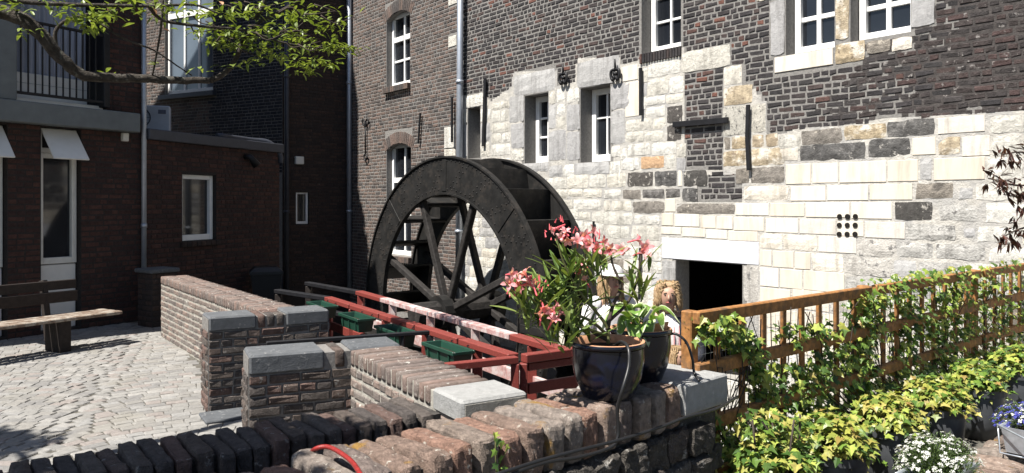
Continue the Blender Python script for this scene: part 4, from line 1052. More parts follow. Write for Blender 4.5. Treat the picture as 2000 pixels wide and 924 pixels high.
# side rails at the far end, their shade put in as black colour
br = thing('dark_railing', 'wooden railing coloured dark as if shaded, closing the far end of the walkway', 'railing', (Af.x, Af.y, 0))
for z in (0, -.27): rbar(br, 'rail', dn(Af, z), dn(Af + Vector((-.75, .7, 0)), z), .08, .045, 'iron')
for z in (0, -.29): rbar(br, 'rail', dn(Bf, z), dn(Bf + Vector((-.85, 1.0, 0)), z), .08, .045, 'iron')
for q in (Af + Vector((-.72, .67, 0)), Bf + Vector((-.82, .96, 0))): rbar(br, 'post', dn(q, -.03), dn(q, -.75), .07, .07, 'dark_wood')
hr = thing('black_handrail', 'thin black metal handrail above the passage between the low walls', 'handrail', (-.63, 6.0, 0))
h1, h0 = onz(840, 649, .70), onz(520, 671, .70)
rbar(hr, 'rail', h0, h1, .04, .03, 'iron'); rbar(hr, 'post', dn(h1, -.016), dn(h1, -.72), .05, .05, 'iron'); rbar(hr, 'post', dn(lerp(h0, h1, .82), -.016), dn(lerp(h0, h1, .82), -.72), .03, .03, 'iron')
rbar(hr, 'lower_rail', dn(h0, -.25), dn(lerp(h0, h1, .97), -.25), .03, .03, 'iron')

# green flower boxes hung on the railing
def flower_box():
    r = tag(empty('flower_box'), 'x', 'flower box', 'green flower boxes on the red railing')
    m = MB(); l, w_, h_ = .235, .075, .12
    V = [(-l+.02,-w_+.015,0),(l-.02,-w_+.015,0),(l-.02,w_-.015,0),(-l+.02,w_-.015,0),(-l,-w_,h_),(l,-w_,h_),(l,w_,h_),(-l,w_,h_),(-l+.008,-w_+.008,h_),(l-.008,-w_+.008,h_),(l-.008,w_-.008,h_),(-l+.008,w_-.008,h_),(-l+.02,-w_+.02,.06),(l-.02,-w_+.02,.06),(l-.02,w_-.02,.06),(-l+.02,w_-.02,.06)]
    m.add(V, [(3,2,1,0),(0,1,5,4),(1,2,6,5),(2,3,7,6),(3,0,4,7),(4,5,9,8),(5,6,10,9),(6,7,11,10),(7,4,8,11),(8,9,13,12),(9,10,14,13),(10,11,15,14),(11,8,12,15)])
    m.build('tray', MATS['planter_green'], r)
    MB().box(-l + .02, l - .02, -w_ + .02, w_ - .02, .05, .075).build('soil', MATS['soil'], r)
    m = MB()
    for y in (-w_ - .006, w_ + .006): m.bev(-l - .012, l + .012, y - .007, y + .007, h_ - .022, h_ + .004, .003)
    for x in (-l - .006, l + .006): m.bev(x - .007, x + .007, -w_ + .001, w_ - .001, h_ - .021, h_ + .003, .003)
    m.build('rim', MATS['planter_green'], r)
    for x in (-.16, 0, .16): MB().bev(x - .008, x + .008, -w_ - .004, -w_ + .014, .01, h_ - .022, .003).build('rib', MATS['planter_green'], r)
    for x in (-.12, .12):
        m = MB(); m.tube([(x, w_ + .02, .02), (x, w_ + .02, .135), (x, w_ + .11, .140)], .005, 5); m.build('hook', MATS['iron'], r)
    return r
fb = flower_box(); dA = (An - Af).normalized(); rz = atan2(dA.y, dA.x); outw = Vector((-sin(rz), cos(rz), 0)) * -1
lab = ['green plastic flower box on red railing, nearest the blue glazed pots', 'green flower box on red railing, second from the blue pots, behind the black handrail', 'green flower box on red railing, third from the blue pots', 'green flower box on red railing, farthest from the blue pots']
for i, s in enumerate((.185, .4325, .666, .927)):
    if i == 0: o = fb
    else:
        o = fb.copy(); COL.objects.link(o)
        for ch in fb.children:
            c = ch.copy(); COL.objects.link(c); c.parent = o
    p = lerp(An, Af, s) + outw * .15; o.location = (p.x, p.y, .70 - .135); o.rotation_euler = (0, 0, rz); o['label'] = lab[i]

# ------------------------------------------------------------------ plant helpers
def orient(nrm, up, roll=0.0):
    """matrix whose Z is nrm and whose Y runs along up"""
    z = Vector(nrm).normalized(); y = Vector(up) - z * Vector(up).dot(z)
    if y.length < 1e-4: y = z.orthogonal()
    y.normalize(); x = y.cross(z)
    m = Matrix((x, y, z)).transposed().to_4x4()
    return m @ Matrix.Rotation(roll, 4, 'Z')
def rvec(r):
    while True:
        v = Vector((r.uniform(-1, 1), r.uniform(-1, 1), r.uniform(-1, 1)))
        if .05 < v.length < 1: return v.normalized()
IVY = [(0, -.05), (.34, -.16), (.30, .10), (.56, .26), (.24, .42), (0, .95), (-.24, .42), (-.56, .26), (-.30, .10), (-.34, -.16)]
def ivy_leaf(mb, p, nrm, up, size, r):
    M_ = Matrix.Translation(p) @ orient(nrm, up, r.uniform(-.5, .5)) @ Matrix.Scale(size, 4)
    c = r.uniform(-.35, .40); dr = r.uniform(-.1, .45); lw = r.uniform(.75, 1.15); V = [(0, .22, 0)] + [(x * lw * r.uniform(.82, 1.15), y * r.uniform(.9, 1.08), c * abs(x) * 1.5 - dr * max(0, y - .3)) for x, y in IVY]
    mb.add(V, [(0, i + 1, (i + 1) % 10 + 1) for i in range(10)], M_)
def lance(mb, p, d, nrm, L, W, bend=.15, seg=4, fold=.25):
    """long narrow leaf starting at p along d"""
    d = Vector(d).normalized(); n = Vector(nrm); n = (n - d * n.dot(d))
    if n.length < 1e-4: n = d.orthogonal()
    n.normalize(); s = d.cross(n); V = []; F = []
    for i in range(seg + 1):
        f = i / seg; wd_ = W * (.12 + sin(pi * min(1, f * .93 + .04)) * .88) * .5
        c = Vector(p) + d * (L * f) - n * (bend * L * f * f)
        V += [tuple(c - s * wd_ + n * (fold * wd_)), tuple(c), tuple(c + s * wd_ + n * (fold * wd_))]
    for i in range(seg):
        a = 3 * i; F += [(a, a + 1, a + 4, a + 3), (a + 1, a + 2, a + 5, a + 4)]
    mb.add(V, F)

# ------------------------------------------------------------------ trellis fence
F0 = Vector((.945, 3.92)); TF = Frame(F0, (.766, .643)); FZ = (1.12, .855, .57, .29)
tr = tag(empty('trellis_fence'), 'orange-brown wooden trellis fence overgrown with ivy beside the stone wall', 'fence'); local(tr, TF)
FL = 5.25
for z in FZ:
    for a, b in ((-.03, 1.86), (1.93, 3.80), (3.87, FL)): MB().bev(a, b, -.035, .012, z - .033, z + .033, .006).build('rail', MATS['trellis_wood'], tr)
for x in (.0, 1.895, 3.835): MB().bev(x - .032, x + .032, .014 if x else .014, .08, 0, 1.15, .006).build('post', MATS['trellis_wood'], tr)
ri0 = random.Random(41); sm = MB().bev(-.022, .022, .0135, .034, .06, 1.10, .004).mesh('slat', MATS['trellis_wood'])
for k in range(1, 25):
    x = k * .213
    if min(abs(x - q) for q in (0, 1.895, 3.835)) > .06: put('slat', sm, None, tr, (x + ri0.uniform(-.006, .006), 0, ri0.uniform(-.012, .01)), (0, ri0.uniform(-.012, .012), 0))
wm = MB()
for k in range(int(FL / .045)): wm.tube([(k * .045, .046, .1), (k * .045, .046, 1.06)], .0011, 3, False)
for k in range(22): wm.tube([(0, .048, .1 + k * .045), (FL, .048, .1 + k * .045)], .0011, 3, False)
o = wm.build('wire_mesh', MATS['galvanised'], tr); o['kind'] = 'stuff'

# ------------------------------------------------------------------ grey tubs with ivy
def tub(c, label):
    t_ = tag(empty('plant_tub', (c[0], c[1], 0)), label, 'plant pot', 'grey tubs along the trellis')
    MB().lathe([(.125, 0), (.15, .10), (.175, .33), (.172, .335), (.165, .30), (.155, .28)], 28, None, True).build('tub_body', MATS['plastic_grey'], t_, True)
    MB().lathe([(.176, .318), (.192, .318), (.192, .362), (.176, .362), (.172, .335)], 28).build('rim', MATS['plastic_grey'], t_)
    MB().lathe([(.0005, .30), (.16, .295)], 20).build('soil', MATS['soil'], t_); return t_
tubs = [((1.30, 3.82), 'the tub beside the square corner block'), ((1.76, 4.20), 'the tub nearest the white flowers'), ((2.29, 4.66), 'the second tub right of the corner block'), ((2.84, 5.13), 'the third tub right of the corner block'), ((3.42, 5.64), 'the fourth tub, behind the blue flowers'), ((4.06, 6.18), 'the farthest tub at the right edge')]
tlab = ['grey plastic tub almost hidden under ivy beside the square corner block', 'grey plastic tub with yellowing ivy left of the white flowers', 'grey plastic tub directly behind the white flowers', 'grey plastic tub between the white and the blue flowers', 'grey plastic tub behind the blue flowers', 'farthest grey plastic tub at the right edge below the trellis']
ilab = ['green ivy hanging down beside the square corner block', 'yellowing ivy in the tub left of the white flowers', 'ivy with pale yellow leaves in the tub behind the white flowers', 'ivy in the tub between the white and the blue flowers, climbing the trellis', 'ivy climbing the trellis behind the blue flowers', 'dense ivy over the far end of the trellis']
ri = random.Random(99)
upv = Vector((0, 0, 1)); fn = Vector((TF.e.y, -TF.e.x, 0)); fe = Vector((TF.e.x, TF.e.y, 0))
sunv = sd
for i, (c, _) in enumerate(tubs):
    tub(c, tlab[i])
    base = Vector((c[0], c[1], .30)); uc = TF.loc((c[0], c[1], 0))[0]
    iv = tag(empty('ivy_plant', base), ilab[i], 'ivy', 'ivy in the tubs along the trellis')
    g, yl, st = MB(), MB(), MB()
    # mound over the tub
    nm = 400 if i else 320
    for k in range(nm):
        d = rvec(ri); d.z = abs(d.z) * .9; rr = ri.uniform(.55, 1.0)
        p = Vector((d.x * .215, d.y * .215, d.z * .22)) * rr + Vector((0, 0, .07)) - fe * .02
        if d.z < .25 and ri.random() < .25: p.z -= ri.uniform(0, .08)
        n_ = (d + upv * .9 + sunv * .8 + rvec(ri) * .7)
        yf = .72 if i in (1, 2, 3) else .35
        ivy_leaf(yl if ri.random() < yf else g, p, n_, (p.normalized() + Vector((0, 0, -.8)) + rvec(ri) * .8), ri.triangular(.026, .074, .045), ri)
    # climbing part
    lo, hi = uc - .52, uc + .42
    if i == 0: lo = -.02
    if i == 5: hi = FL + .1
    dens = (820, 920, 960, 1150, 1200, 1350)[i]
    k = 0; tries = 0
    while k < dens and tries < dens * 12:
        tries += 1
        u = ri.uniform(lo, hi); v = .12 + 1.08 * ri.random() ** .85; w_ = ri.uniform(-.085, .085)
        cl = mnoise.noise(Vector((u * 3.1, 3.3, v * 3.6))) + .55 * mnoise.noise(Vector((u * 8, 1.3, v * 8)))
        lim = -.05 + (.12 if v > .98 and u < 2.0 else 0) + (.02 if .55 < v < .82 and u < 2.2 else 0) - (.30 if u > 2.6 else 0) - (.45 if v < .5 else 0)
        if cl < lim: continue
        if v > 1.13 and (u < 1.9 or ri.random() < .3): continue
        k += 1
        P_ = TF.world(u, w_, v) - base
        n_ = fn * .9 + upv * .55 + sunv * .7 + rvec(ri) * .75
        ivy_leaf(yl if ri.random() < .18 else g, P_, n_, Vector((0, 0, -1)) + rvec(ri) * .7, ri.triangular(.022, .072, .040), ri)
    for k in range(170):
        P_ = TF.world(ri.uniform(lo, hi), ri.uniform(-.34, -.04), .16 + .34 * ri.random() ** 1.3) - base
        ivy_leaf(yl if ri.random() < .35 else g, P_, fn * .5 + upv * .8 + sunv * .8 + rvec(ri) * .8, Vector((0, 0, -1)) + rvec(ri) * .8, ri.triangular(.022, .062, .038), ri)
    for q in range(14):
        u = ri.uniform(lo, hi); pts = [Vector((ri.uniform(-.08, .08), ri.uniform(-.08, .08), 0))]
        for s in (.25, .5, .75, 1): pts.append(TF.world(lerp(uc, u, s) if True else u, .01 + ri.uniform(-.05, .03), .3 + s * ri.uniform(.45, .85)) - base + rvec(ri) * .04)
        st.tube(catmull(pts, 3), [.0032] * 13, 4)
    o = g.build('green_leaves', MATS['leaf_ivy'], iv); o['kind'] = 'stuff'
    o = yl.build('yellow_leaves', MATS['leaf_ivy_yellow'], iv); o['kind'] = 'stuff'
    st.build('stems', MATS['twig'], iv, True)
# the ivy that spills down on the corner block side
iv = tag(empty('ivy_plant', (1.16, 3.80, .3)), 'bright green ivy spilling over the ground right of the square corner block', 'ivy', 'ivy in the tubs along the trellis')
g, yl = MB(), MB()
for k in range(650):
    a = ri.random(); P_ = Vector((.02 + a * .30 + ri.uniform(-.07, .07), -.02 + a * .13 + ri.uniform(-.10, .10), ri.uniform(-.15, .38) - .05 * a))
    ivy_leaf(yl if ri.random() < .3 else g, P_, fn * .6 + upv * .8 + sunv * .8 + rvec(ri) * .7, Vector((0, 0, -1)) + rvec(ri) * .8, ri.triangular(.024, .066, .040), ri)
for m_, nme, mt in ((g, 'green_leaves', 'leaf_ivy'), (yl, 'yellow_leaves', 'leaf_ivy_yellow')):
    o = m_.build(nme, MATS[mt], iv); o['kind'] = 'stuff'
st = MB()
for k in range(10): st.tube(catmull([(ri.uniform(0, .3), ri.uniform(-.1, .1), -.3), (ri.uniform(0, .3), ri.uniform(-.1, .1), 0), (ri.uniform(0, .3), ri.uniform(-.1, .1), .35)], 3), .005, 4)
st.build('stems', MATS['twig'], iv, True)

# ------------------------------------------------------------------ flower troughs at the lower right
kb, kf, kl = stone_wall('low_stone_kerb', 'low rubble kerb under the metal flower troughs at lower right', (1.75, 3.25), (3.75, 4.95), .30, .30, .14, 'brick_front', .12, seed=33, capn=3)
def trough(name, label, c, rz, l, w_, z0, h_):
    r = tag(empty(name, (c[0], c[1], z0), rz), label, 'planter'); m = MB()
    V = [(-l+.02,-w_+.02,0),(l-.02,-w_+.02,0),(l-.02,w_-.02,0),(-l+.02,w_-.02,0),(-l,-w_,h_),(l,-w_,h_),(l,w_,h_),(-l,w_,h_),(-l+.006,-w_+.006,h_),(l-.006,-w_+.006,h_),(l-.006,w_-.006,h_),(-l+.006,w_-.006,h_),(-l+.02,-w_+.026,.03),(l-.02,-w_+.026,.03),(l-.02,w_-.026,.03),(-l+.02,w_-.026,.03)]
    m.add(V, [(3,2,1,0),(0,1,5,4),(1,2,6,5),(2,3,7,6),(3,0,4,7),(4,5,9,8),(5,6,10,9),(6,7,11,10),(7,4,8,11),(8,9,13,12),(9,10,14,13),(10,11,15,14),(11,8,12,15)])
    m.build('trough_body', MATS['galvanised'], r)
    e_ = MB()
    for y in (-w_ - .005, w_ + .005): e_.bev(-l - .01, l + .01, y - .008, y + .008, h_ - .016, h_ + .004, .003)
    e_.build('rolled_edge', MATS['galvanised'], r)
    MB().box(-l + .02, l - .02, -w_ + .03, w_ - .03, h_ - .05, h_ - .03).build('soil', MATS['soil'], r)
    return r
def mound(name, label, cat, c, rx, ry, rz, nl, nf, petal, seed, fs=.011, part='flowers', mixp=None):
    r = random.Random(seed); t_ = tag(empty(name, c), label, cat); lf, fl, fl2 = MB(), MB(), MB()
    for k in range(nl):
        d = rvec(r); d.z = abs(d.z); q = r.uniform(.3, 1.0); p = Vector((d.x * rx, d.y * ry, d.z * rz)) * q
        lance(lf, p, (d + rvec(r) * .8 + upv * .3), upv + rvec(r) * .5, r.uniform(.018, .034), .006, .2, 2)
    for k in range(nf):
        d = rvec(r); d.z = abs(d.z) ** .7; n_ = mnoise.noise(d * 3.3 + Vector((seed, 0, 0)))
        if n_ < -.12: continue
        p = Vector((d.x * rx, d.y * ry, d.z * rz)) * r.uniform(.9, 1.06); M_ = Matrix.Translation(p) @ orient(d + upv * .6 + rvec(r) * .5, rvec(r))
        f_ = fl2 if (mixp and r.random() < mixp) else fl
        for a in range(4):
            g_ = a * pi / 2 + r.uniform(-.2, .2); s_ = fs * r.uniform(.7, 1.2)
            f_.add([(0, 0, 0), (s_ * cos(g_ - .5), s_ * sin(g_ - .5), .002), (s_ * 1.35 * cos(g_), s_ * 1.35 * sin(g_), .001), (s_ * cos(g_ + .5), s_ * sin(g_ + .5), .002)], [(0, 1, 2, 3)], M_)
    o = lf.build('leaves', MATS['leaf_small'], t_); o['kind'] = 'stuff'
    o = fl.build(part, MATS[petal], t_); o['kind'] = 'stuff'
    if fl2.v: o = fl2.build('pale_flowers', MATS['petal_white'], t_); o['kind'] = 'stuff'
    return t_
ta = (2.03, 3.66); tbp = (2.90, 4.28)
trough('metal_trough', 'galvanised trough mostly hidden under the white flowers', ta, radians(40), .22, .09, .31, .13)
mound('white_flowers', 'mound of tiny white flowers spilling from its trough', 'flowers', (ta[0], ta[1], .40), .19, .17, .20, 2600, 620, 'petal_white', 3, .0075)
tt = trough('metal_trough', 'galvanised trough with blue flowers in a wire holder', tbp, radians(40), .21, .09, .34, .14)
mound('blue_flowers', 'blue lobelia flowers with a few white ones at the right edge', 'flowers', (tbp[0] + .02, tbp[1] + .02, .45), .20, .17, .13, 1500, 520, 'petal_blue', 8, .010, mixp=.16)
m = MB()
for s in (-.19, -.06, .06, .19): m.tube([(s, -.30, -.05), (s, -.11, -.012), (s, .10, -.012), (s, .11, .14)], .005, 6)
for y, z in ((-.30, -.05), (-.2, -.031), (-.115, -.012)): m.tube([(-.23, y, z), (.21, y, z)], .005, 6)
m.tube([(-.30, -.30, -.05), (-.30, -.11, .10), (-.23, .10, .15)], .005, 6); m.tube([(-.23, -.12, .09), (.22, -.12, .09)], .005, 6)
m.build('wire_holder', MATS['galvanised'], tt, True)

# ------------------------------------------------------------------ glazed pots on the front wall
def gpot(name, label, c, z, rr, h_):
    t_ = tag(empty(name, (c[0], c[1], z)), label, 'plant pot')
    MB().lathe([(rr * .60, 0), (rr * .69, .012), (rr * .90, h_ * .36), (rr * .975, h_ * .68), (rr * .96, h_ * .90)], 40, None, True).build('pot_body', MATS['glaze'], t_, True)
    MB().lathe([(rr * .92, h_ * .90), (rr * 1.0, h_ * .925), (rr * 1.02, h_ * .965), (rr * .985, h_)], 40).build('glazed_lip', MATS['glaze'], t_, True)
    MB().lathe([(rr * .985, h_), (rr * .95, h_ * 1.01), (rr * .90, h_ * .995), (rr * .86, h_ * .80)], 40).build('rim', MATS['terracotta'], t_, True)
    MB().lathe([(.0005, h_ * .88), (rr * .88, h_ * .86)], 24).build('soil', MATS['soil'], t_)
    return t_
p1 = Vector((.425, 3.40)); p2 = Vector((.622, 3.72))
gpot('glazed_pot', 'dark blue glazed pot with terracotta rim holding the oleander', p1, .845, .165, .25)
gpot('glazed_pot', 'dark blue glazed pot behind, holding the broad-leaved hosta', p2, .845, .150, .255)
MB_ = MB().lathe([(.10, 0), (.11, .05), (.106, .05), (.096, 0)], 20)
MB_.f = MB_.f[:]
sh = tag(MB().add([(.0, 0, 0), (.10, .01, .02), (.11, .012, .055), (.02, 0, .05), (.0, .012, 0), (.10, .022, .02), (.11, .024, .055), (.02, .012, .05)], [(0,1,2,3),(7,6,5,4),(0,4,5,1),(1,5,6,2),(2,6,7,3),(3,7,4,0)]).build('pot_shard', MATS['terracotta'], loc=(.655, 3.66, 1.075), rot=(0, 0, .3)), 'terracotta pot shard lying on the soil of the rear blue pot', 'pot shard')

# oleander
ol = tag(empty('oleander', (p1.x, p1.y, 1.06)), 'pink flowering oleander with narrow leaves in the front blue pot', 'plant')
ob_ = Vector((p1.x, p1.y, 1.06)); ro_ = random.Random(4)
def op(x, y, dy=0): return at(x, y, 3.40 + dy) - ob_
BR = [([(1188, 672, 0), (1186, 640, 0), (1165, 610, -.02), (1128, 565, -.05), (1100, 510, -.08), (1086, 458, -.1)], .008),
      ([(1186, 645, 0), (1196, 600, .02), (1212, 560, .03), (1196, 515, .04), (1192, 478, .05)], .009),
      ([(1192, 625, .02), (1222, 596, .04), (1240, 562, .05), (1249, 520, .06), (1254, 486, .08)], .007),
      ([(1184, 652, 0), (1150, 625, -.06), (1085, 600, -.12), (1035, 570, -.16), (1008, 546, -.2)], .007),
      ([(1184, 655, -.02), (1140, 640, -.1), (1100, 632, -.16), (1076, 612, -.2)], .006),
      ([(1128, 565, -.05), (1140, 520, 0), (1146, 475, .03)], .006), ([(1165, 610, 0), (1140, 570, .06), (1134, 535, .08)], .005),
      ([(1196, 600, .02), (1180, 560, .08), (1170, 505, .1)], .005), ([(1190, 665, 0), (1160, 650, .05), (1150, 640, .1)], .010)]
for k, (pts, rad) in enumerate(BR):
    pp = catmull([op(*q) for q in pts], 4); MB().tube(pp, [rad * (1.15 - .75 * i / (len(pp) - 1)) for i in range(len(pp))], 7).build('branch', MATS['twig' if k in (1, 2, 8) else 'stem_green'], ol, True)
lv = MB()
def whorl(x, y, dy, n, up=.6, L0=.10, L1=.17):
    c = op(x, y, dy)
    for i in range(n):
        d = rvec(ro_); d.z = abs(d.z) * .8 + up * ro_.uniform(.2, 1); p = c + rvec(ro_) * .035 - Vector((0, 0, ro_.uniform(0, .08)))
        lance(lv, p, d, upv + sunv * .5 + rvec(ro_) * .4, ro_.uniform(L0, L1), ro_.uniform(.016, .023), ro_.uniform(-.05, .25))
for x, y, dy, n in ((1085, 560, -.05, 18), (1060, 575, -.1, 18), (1105, 590, -.06, 14), (1120, 520, 0, 13), (1148, 505, .02, 14), (1165, 535, .05, 9), (1125, 570, .05, 16), (1022, 575, -.16, 16), (1040, 610, -.14, 22), (1070, 590, -.15, 18), (1246, 545, .06, 13), (1236, 572, .05, 8), (1252, 520, .07, 7), (1186, 508, .05, 6), (1110, 640, -.14, 20), (1140, 636, -.05, 9), (1088, 650, -.18, 12), (1150, 585, .02, 8), (1095, 530, -.06, 14)): whorl(x, y, dy, n)
o = lv.build('leaves', MATS['leaf_oleander'], ol); o['kind'] = 'stuff'
def flower(x, y, dy, s=1.0, d=None):
    c = op(x, y, dy); d = d or (rvec(ro_) + upv * .6 + Vector((0, -.5, 0))); d = Vector(d).normalized()
    m = MB(); R3 = orient(d, rvec(ro_)); s *= .030
    n = 5
    for a in range(n):
        g_ = 2 * pi * a / n; rot = R3 @ Matrix.Rotation(g_, 4, 'Z'); V = []; op_ = ro_.uniform(.7, 1.1)
        for f, wd_, z in ((0, .08, -1.0), (.22, .16, -.2), (.62 * op_, .36, .30), (1.05 * op_, .30, .42), (1.45 * op_, .03, .34)):
            V += [(f * s, -wd_ * s, z * s), (f * s, 0, (z - .07) * s), (f * s, wd_ * s, z * s)]
        F = []
        for i in range(4): F += [(3 * i, 3 * i + 1, 3 * i + 4, 3 * i + 3), (3 * i + 1, 3 * i + 2, 3 * i + 5, 3 * i + 4)]
        m.add(V, F, Matrix.Translation(c) @ rot)
    o = m.build('flower', MATS['petal_pink'], ol, True)
    MB().tube([c - d * s * 2.2, c - d * s * .7], [.003, .005], 5).build('flower_tube', MATS['petal_base'], o)
for x, y, dy in ((1082, 448, -.1), (1095, 462, -.08), (1108, 470, -.06), (1128, 470, 0), (1140, 462, .03), (1150, 478, .02), (1158, 452, .05), (1165, 485, .05), (1180, 472, .05), (1190, 488, .04), (1214, 488, .08), (1245, 468, .08), (1262, 484, .08), (1256, 492, .06), (1000, 535, -.22), (1012, 545, -.2), (1024, 532, -.2), (1030, 548, -.18), (995, 552, -.22), (1016, 560, -.2), (1040, 556, -.17),
                 (1062, 602, -.22), (1078, 608, -.22), (1088, 596, -.2), (1094, 612, -.2), (1080, 624, -.22), (1056, 616, -.22), (1130, 522, .06), (1142, 546, .04), (1136, 532, .08), (1103, 452, -.05)): flower(x, y, dy, ro_.uniform(.62, 1.05))
bd_ = MB()
for x, y, dy in ((1092, 440, -.08), (1120, 455, 0), (1075, 460, -.1), (1160, 462, .05), (1138, 515, .05), (1000, 570, -.2), (1045, 545, -.16), (1060, 560, -.15)):
    for k in range(5): q = op(x, y, dy) + rvec(ro_) * .025; bd_.tube([q, q + rvec(ro_) * .012 + Vector((0, 0, .018))], [.004, .001], 5)
o = bd_.build('buds', MATS['petal_base'], ol); o['kind'] = 'stuff'

# hosta
ho = tag(empty('hosta', (p2.x, p2.y, 1.075)), 'hosta with broad pale-edged green leaves in the rear blue pot', 'plant'); hb = Vector((p2.x, p2.y, 1.075)); rh = random.Random(6)
def broad(tip, wid, bow=.05):
    m, e_, st_ = MB(), MB(), MB(); a = Vector((rh.uniform(-.03, .03), rh.uniform(-.03, .03), -.02)); tip = Vector(tip) - hb
    b = lerp(a, tip, .30) + Vector((0, 0, .05)); d = (tip - b); L = d.length; d.normalize(); s = d.cross(upv).normalized(); n_ = s.cross(d)
    st_.tube(catmull([a, lerp(a, b, .5) + Vector((0, 0, .02)), b], 3), .004, 5); N = 7; rows = []
    for i in range(N + 1):
        f = i / N; wd_ = wid * (sin(pi * f ** .72) ** .75 if 0 < f < 1 else .02); c = b + d * (L * f) + n_ * (bow * sin(pi * f) - .25 * L * f * f)
        rows.append([c + s * (k * wd_ / 2) + n_ * (abs(k) ** 1.5 * wd_ * .22 + rh.uniform(-.003, .003)) for k in (-1, -.82, -.4, 0, .4, .82, 1)])
    for i in range(N):
        for k in range(6):
            (e_ if k in (0, 5) or i == N - 1 else m).add([rows[i][k], rows[i][k + 1], rows[i + 1][k + 1], rows[i + 1][k]], [(0, 1, 2, 3)])
    o = m.build('leaf', MATS['leaf_hosta'], ho, True); e_.build('leaf_margin', MATS['leaf_hosta_edge'], o, True); st_.build('leaf_stalk', MATS['stem_green'], o, True)
for x, y, dy, wd_ in ((1175, 628, -.10, .085), (1195, 608, .0, .09), (1225, 605, .05, .10), (1262, 604, .05, .10), (1325, 617, .0, .085), (1290, 612, .1, .09), (1240, 668, -.17, .11), (1268, 664, -.12, .11), (1205, 650, -.14, .09), (1296, 640, -.06, .09), (1238, 625, -.04, .11), (1180, 605, .08, .07)): broad(at(x, y, 3.68 + dy), wd_)

# hoses
def hose(name, label, pts, r_, mat):
    pts = catmull(pts, 6); b = pts[0]; return tag(MB().tube([q - b for q in pts], r_, 8).build(name, MATS[mat], None, True, loc=b), label, 'hose')
def fp(x, y, w_=-.05): u, v = ff.px(x, y, w_); return ff.world(u, w_, v)
hose('garden_hose', 'black hose hanging from the oleander pot down the wall face', [at(1200, 676, 3.40), at(1214, 668, 3.30), at(1227, 680, 3.22), at(1228, 715, 3.18), at(1216, 760, 3.14), fp(1206, 800, -.06), fp(1207, 850, -.06), fp(1192, 874, -.06), fp(1130, 893, -.06), fp(1060, 905, -.07), fp(960, 940, -.07)], .0075, 'hose')
hose('garden_hose', 'black hose running along the wall face below the corner block', [fp(960, 930, -.085), fp(1060, 898, -.085), fp(1140, 877, -.085), fp(1215, 858, -.085), fp(1290, 834, -.085), fp(1340, 815, -.085), fp(1400, 798, -.10), at(1440, 775, 3.85)], .0075, 'hose')
hose('garden_hose', 'thin black hose arching from the rear pot onto the corner block', [at(1292, 658, 3.72), at(1318, 652, 3.70), at(1340, 668, 3.68), at(1352, 700, 3.66), at(1356, 728, 3.65), at(1366, 744, 3.60)], .0065, 'hose')
hose('red_hose', 'red braided hose lying over the cap bricks at the bottom edge', [onz(604, 886, .84), onz(618, 876, .875), onz(640, 873, .885), onz(664, 884, .885), onz(690, 905, .88), onz(712, 940, .87)], .0082, 'hose_red')
# small ivy sprig growing from the front wall
sp = tag(empty('ivy_sprig', fp(970, 900, -.03)), 'small ivy sprig growing out of the front wall joints', 'ivy'); sb = Vector(sp.location); g = MB()
for x, y in ((966, 846), (972, 858), (980, 862), (988, 870), (968, 880), (976, 894), (966, 906), (984, 912), (972, 922)): ivy_leaf(g, fp(x, y, -.06) - sb, fn + upv * .4 + rvec(ri) * .5, Vector((0, 0, -1)) + rvec(ri) * .7, ri.uniform(.022, .036), ri)
o = g.build('leaves', MATS['leaf_ivy'], sp); o['kind'] = 'stuff'
MB().tube(catmull([fp(970, 930, -.04) - sb, fp(968, 885, -.05) - sb, fp(968, 846, -.05) - sb], 4), .003, 5).build('stem', MATS['stem_green'], sp, True)

# ------------------------------------------------------------------ tree over the yard
rt = random.Random(12)
tree = tag(empty('cherry_tree', (-4.7, 3.3, 0)), 'leafy tree whose long bare limb reaches across the upper left', 'tree'); tb_ = Vector((-4.7, 3.3, 0))
tk = MB(); tk.tube(catmull([(0, 0, -.1), (.03, .02, .8), (-.02, .05, 1.7), (.08, .12, 2.6), (.0, .0, 3.6), (-.1, -.2, 4.8)], 4), [.24, .21, .19, .18, .175, .17, .165, .16, .16, .155, .15, .145, .13, .12, .11, .10, .09, .08, .07, .06, .05], 12)
tk.build('trunk', MATS['bark'], tree, True)
def limb(name, pts, r0, r1, mat='bark', n=9, sub=5):
    pp = catmull([Vector(p) - tb_ for p in pts], sub); k = len(pp)
    for i in range(1, k - 1): pp[i] = pp[i] + rvec(rt) * (r0 * .10)
    return MB().tube(pp, [r0 + (r1 - r0) * i / (k - 1) for i in range(k)], n).build(name, MATS[mat], tree, True)
main = [(-4.62, 3.42, 2.6), (-4.1, 4.2, 3.05), at(-40, 12, 5.0), at(55, 45, 5.1), at(118, 112, 5.2), at(165, 148, 5.3), at(240, 152, 5.4), at(330, 156, 5.5), at(410, 158, 5.6)]
limb('limb', main, .060, .023)
limb('branch', [at(410, 158, 5.6), at(440, 142, 5.65), at(462, 112, 5.7), at(476, 78, 5.75), at(505, 45, 5.8), at(560, 15, 5.9), at(640, -30, 6.0)], .022, .010)
limb('branch', [at(498, 38, 5.8), at(512, 15, 5.8), at(525, -20, 5.8)], .02, .014)
limb('branch', [at(-60, -10, 4.9), at(60, 5, 5.0), at(170, 10, 5.1), at(290, 12, 5.2), at(380, 10, 5.3), at(430, 28, 5.35)], .018, .006)
limb('branch', [at(108, 95, 5.2), at(112, 55, 5.2), at(150, 32, 5.2), at(230, 20, 5.2)], .016, .006)
limb('branch', [at(290, 12, 5.2), at(320, 40, 5.3), at(400, 52, 5.4), at(480, 60, 5.6), at(560, 85, 5.7), at(640, 95, 5.8), at(700, 92, 5.8)], .013, .004)
limb('branch', [at(195, 45, 5.2), at(240, 75, 5.2), at(300, 98, 5.3), at(345, 128, 5.4), at(375, 148, 5.45)], .008, .004)
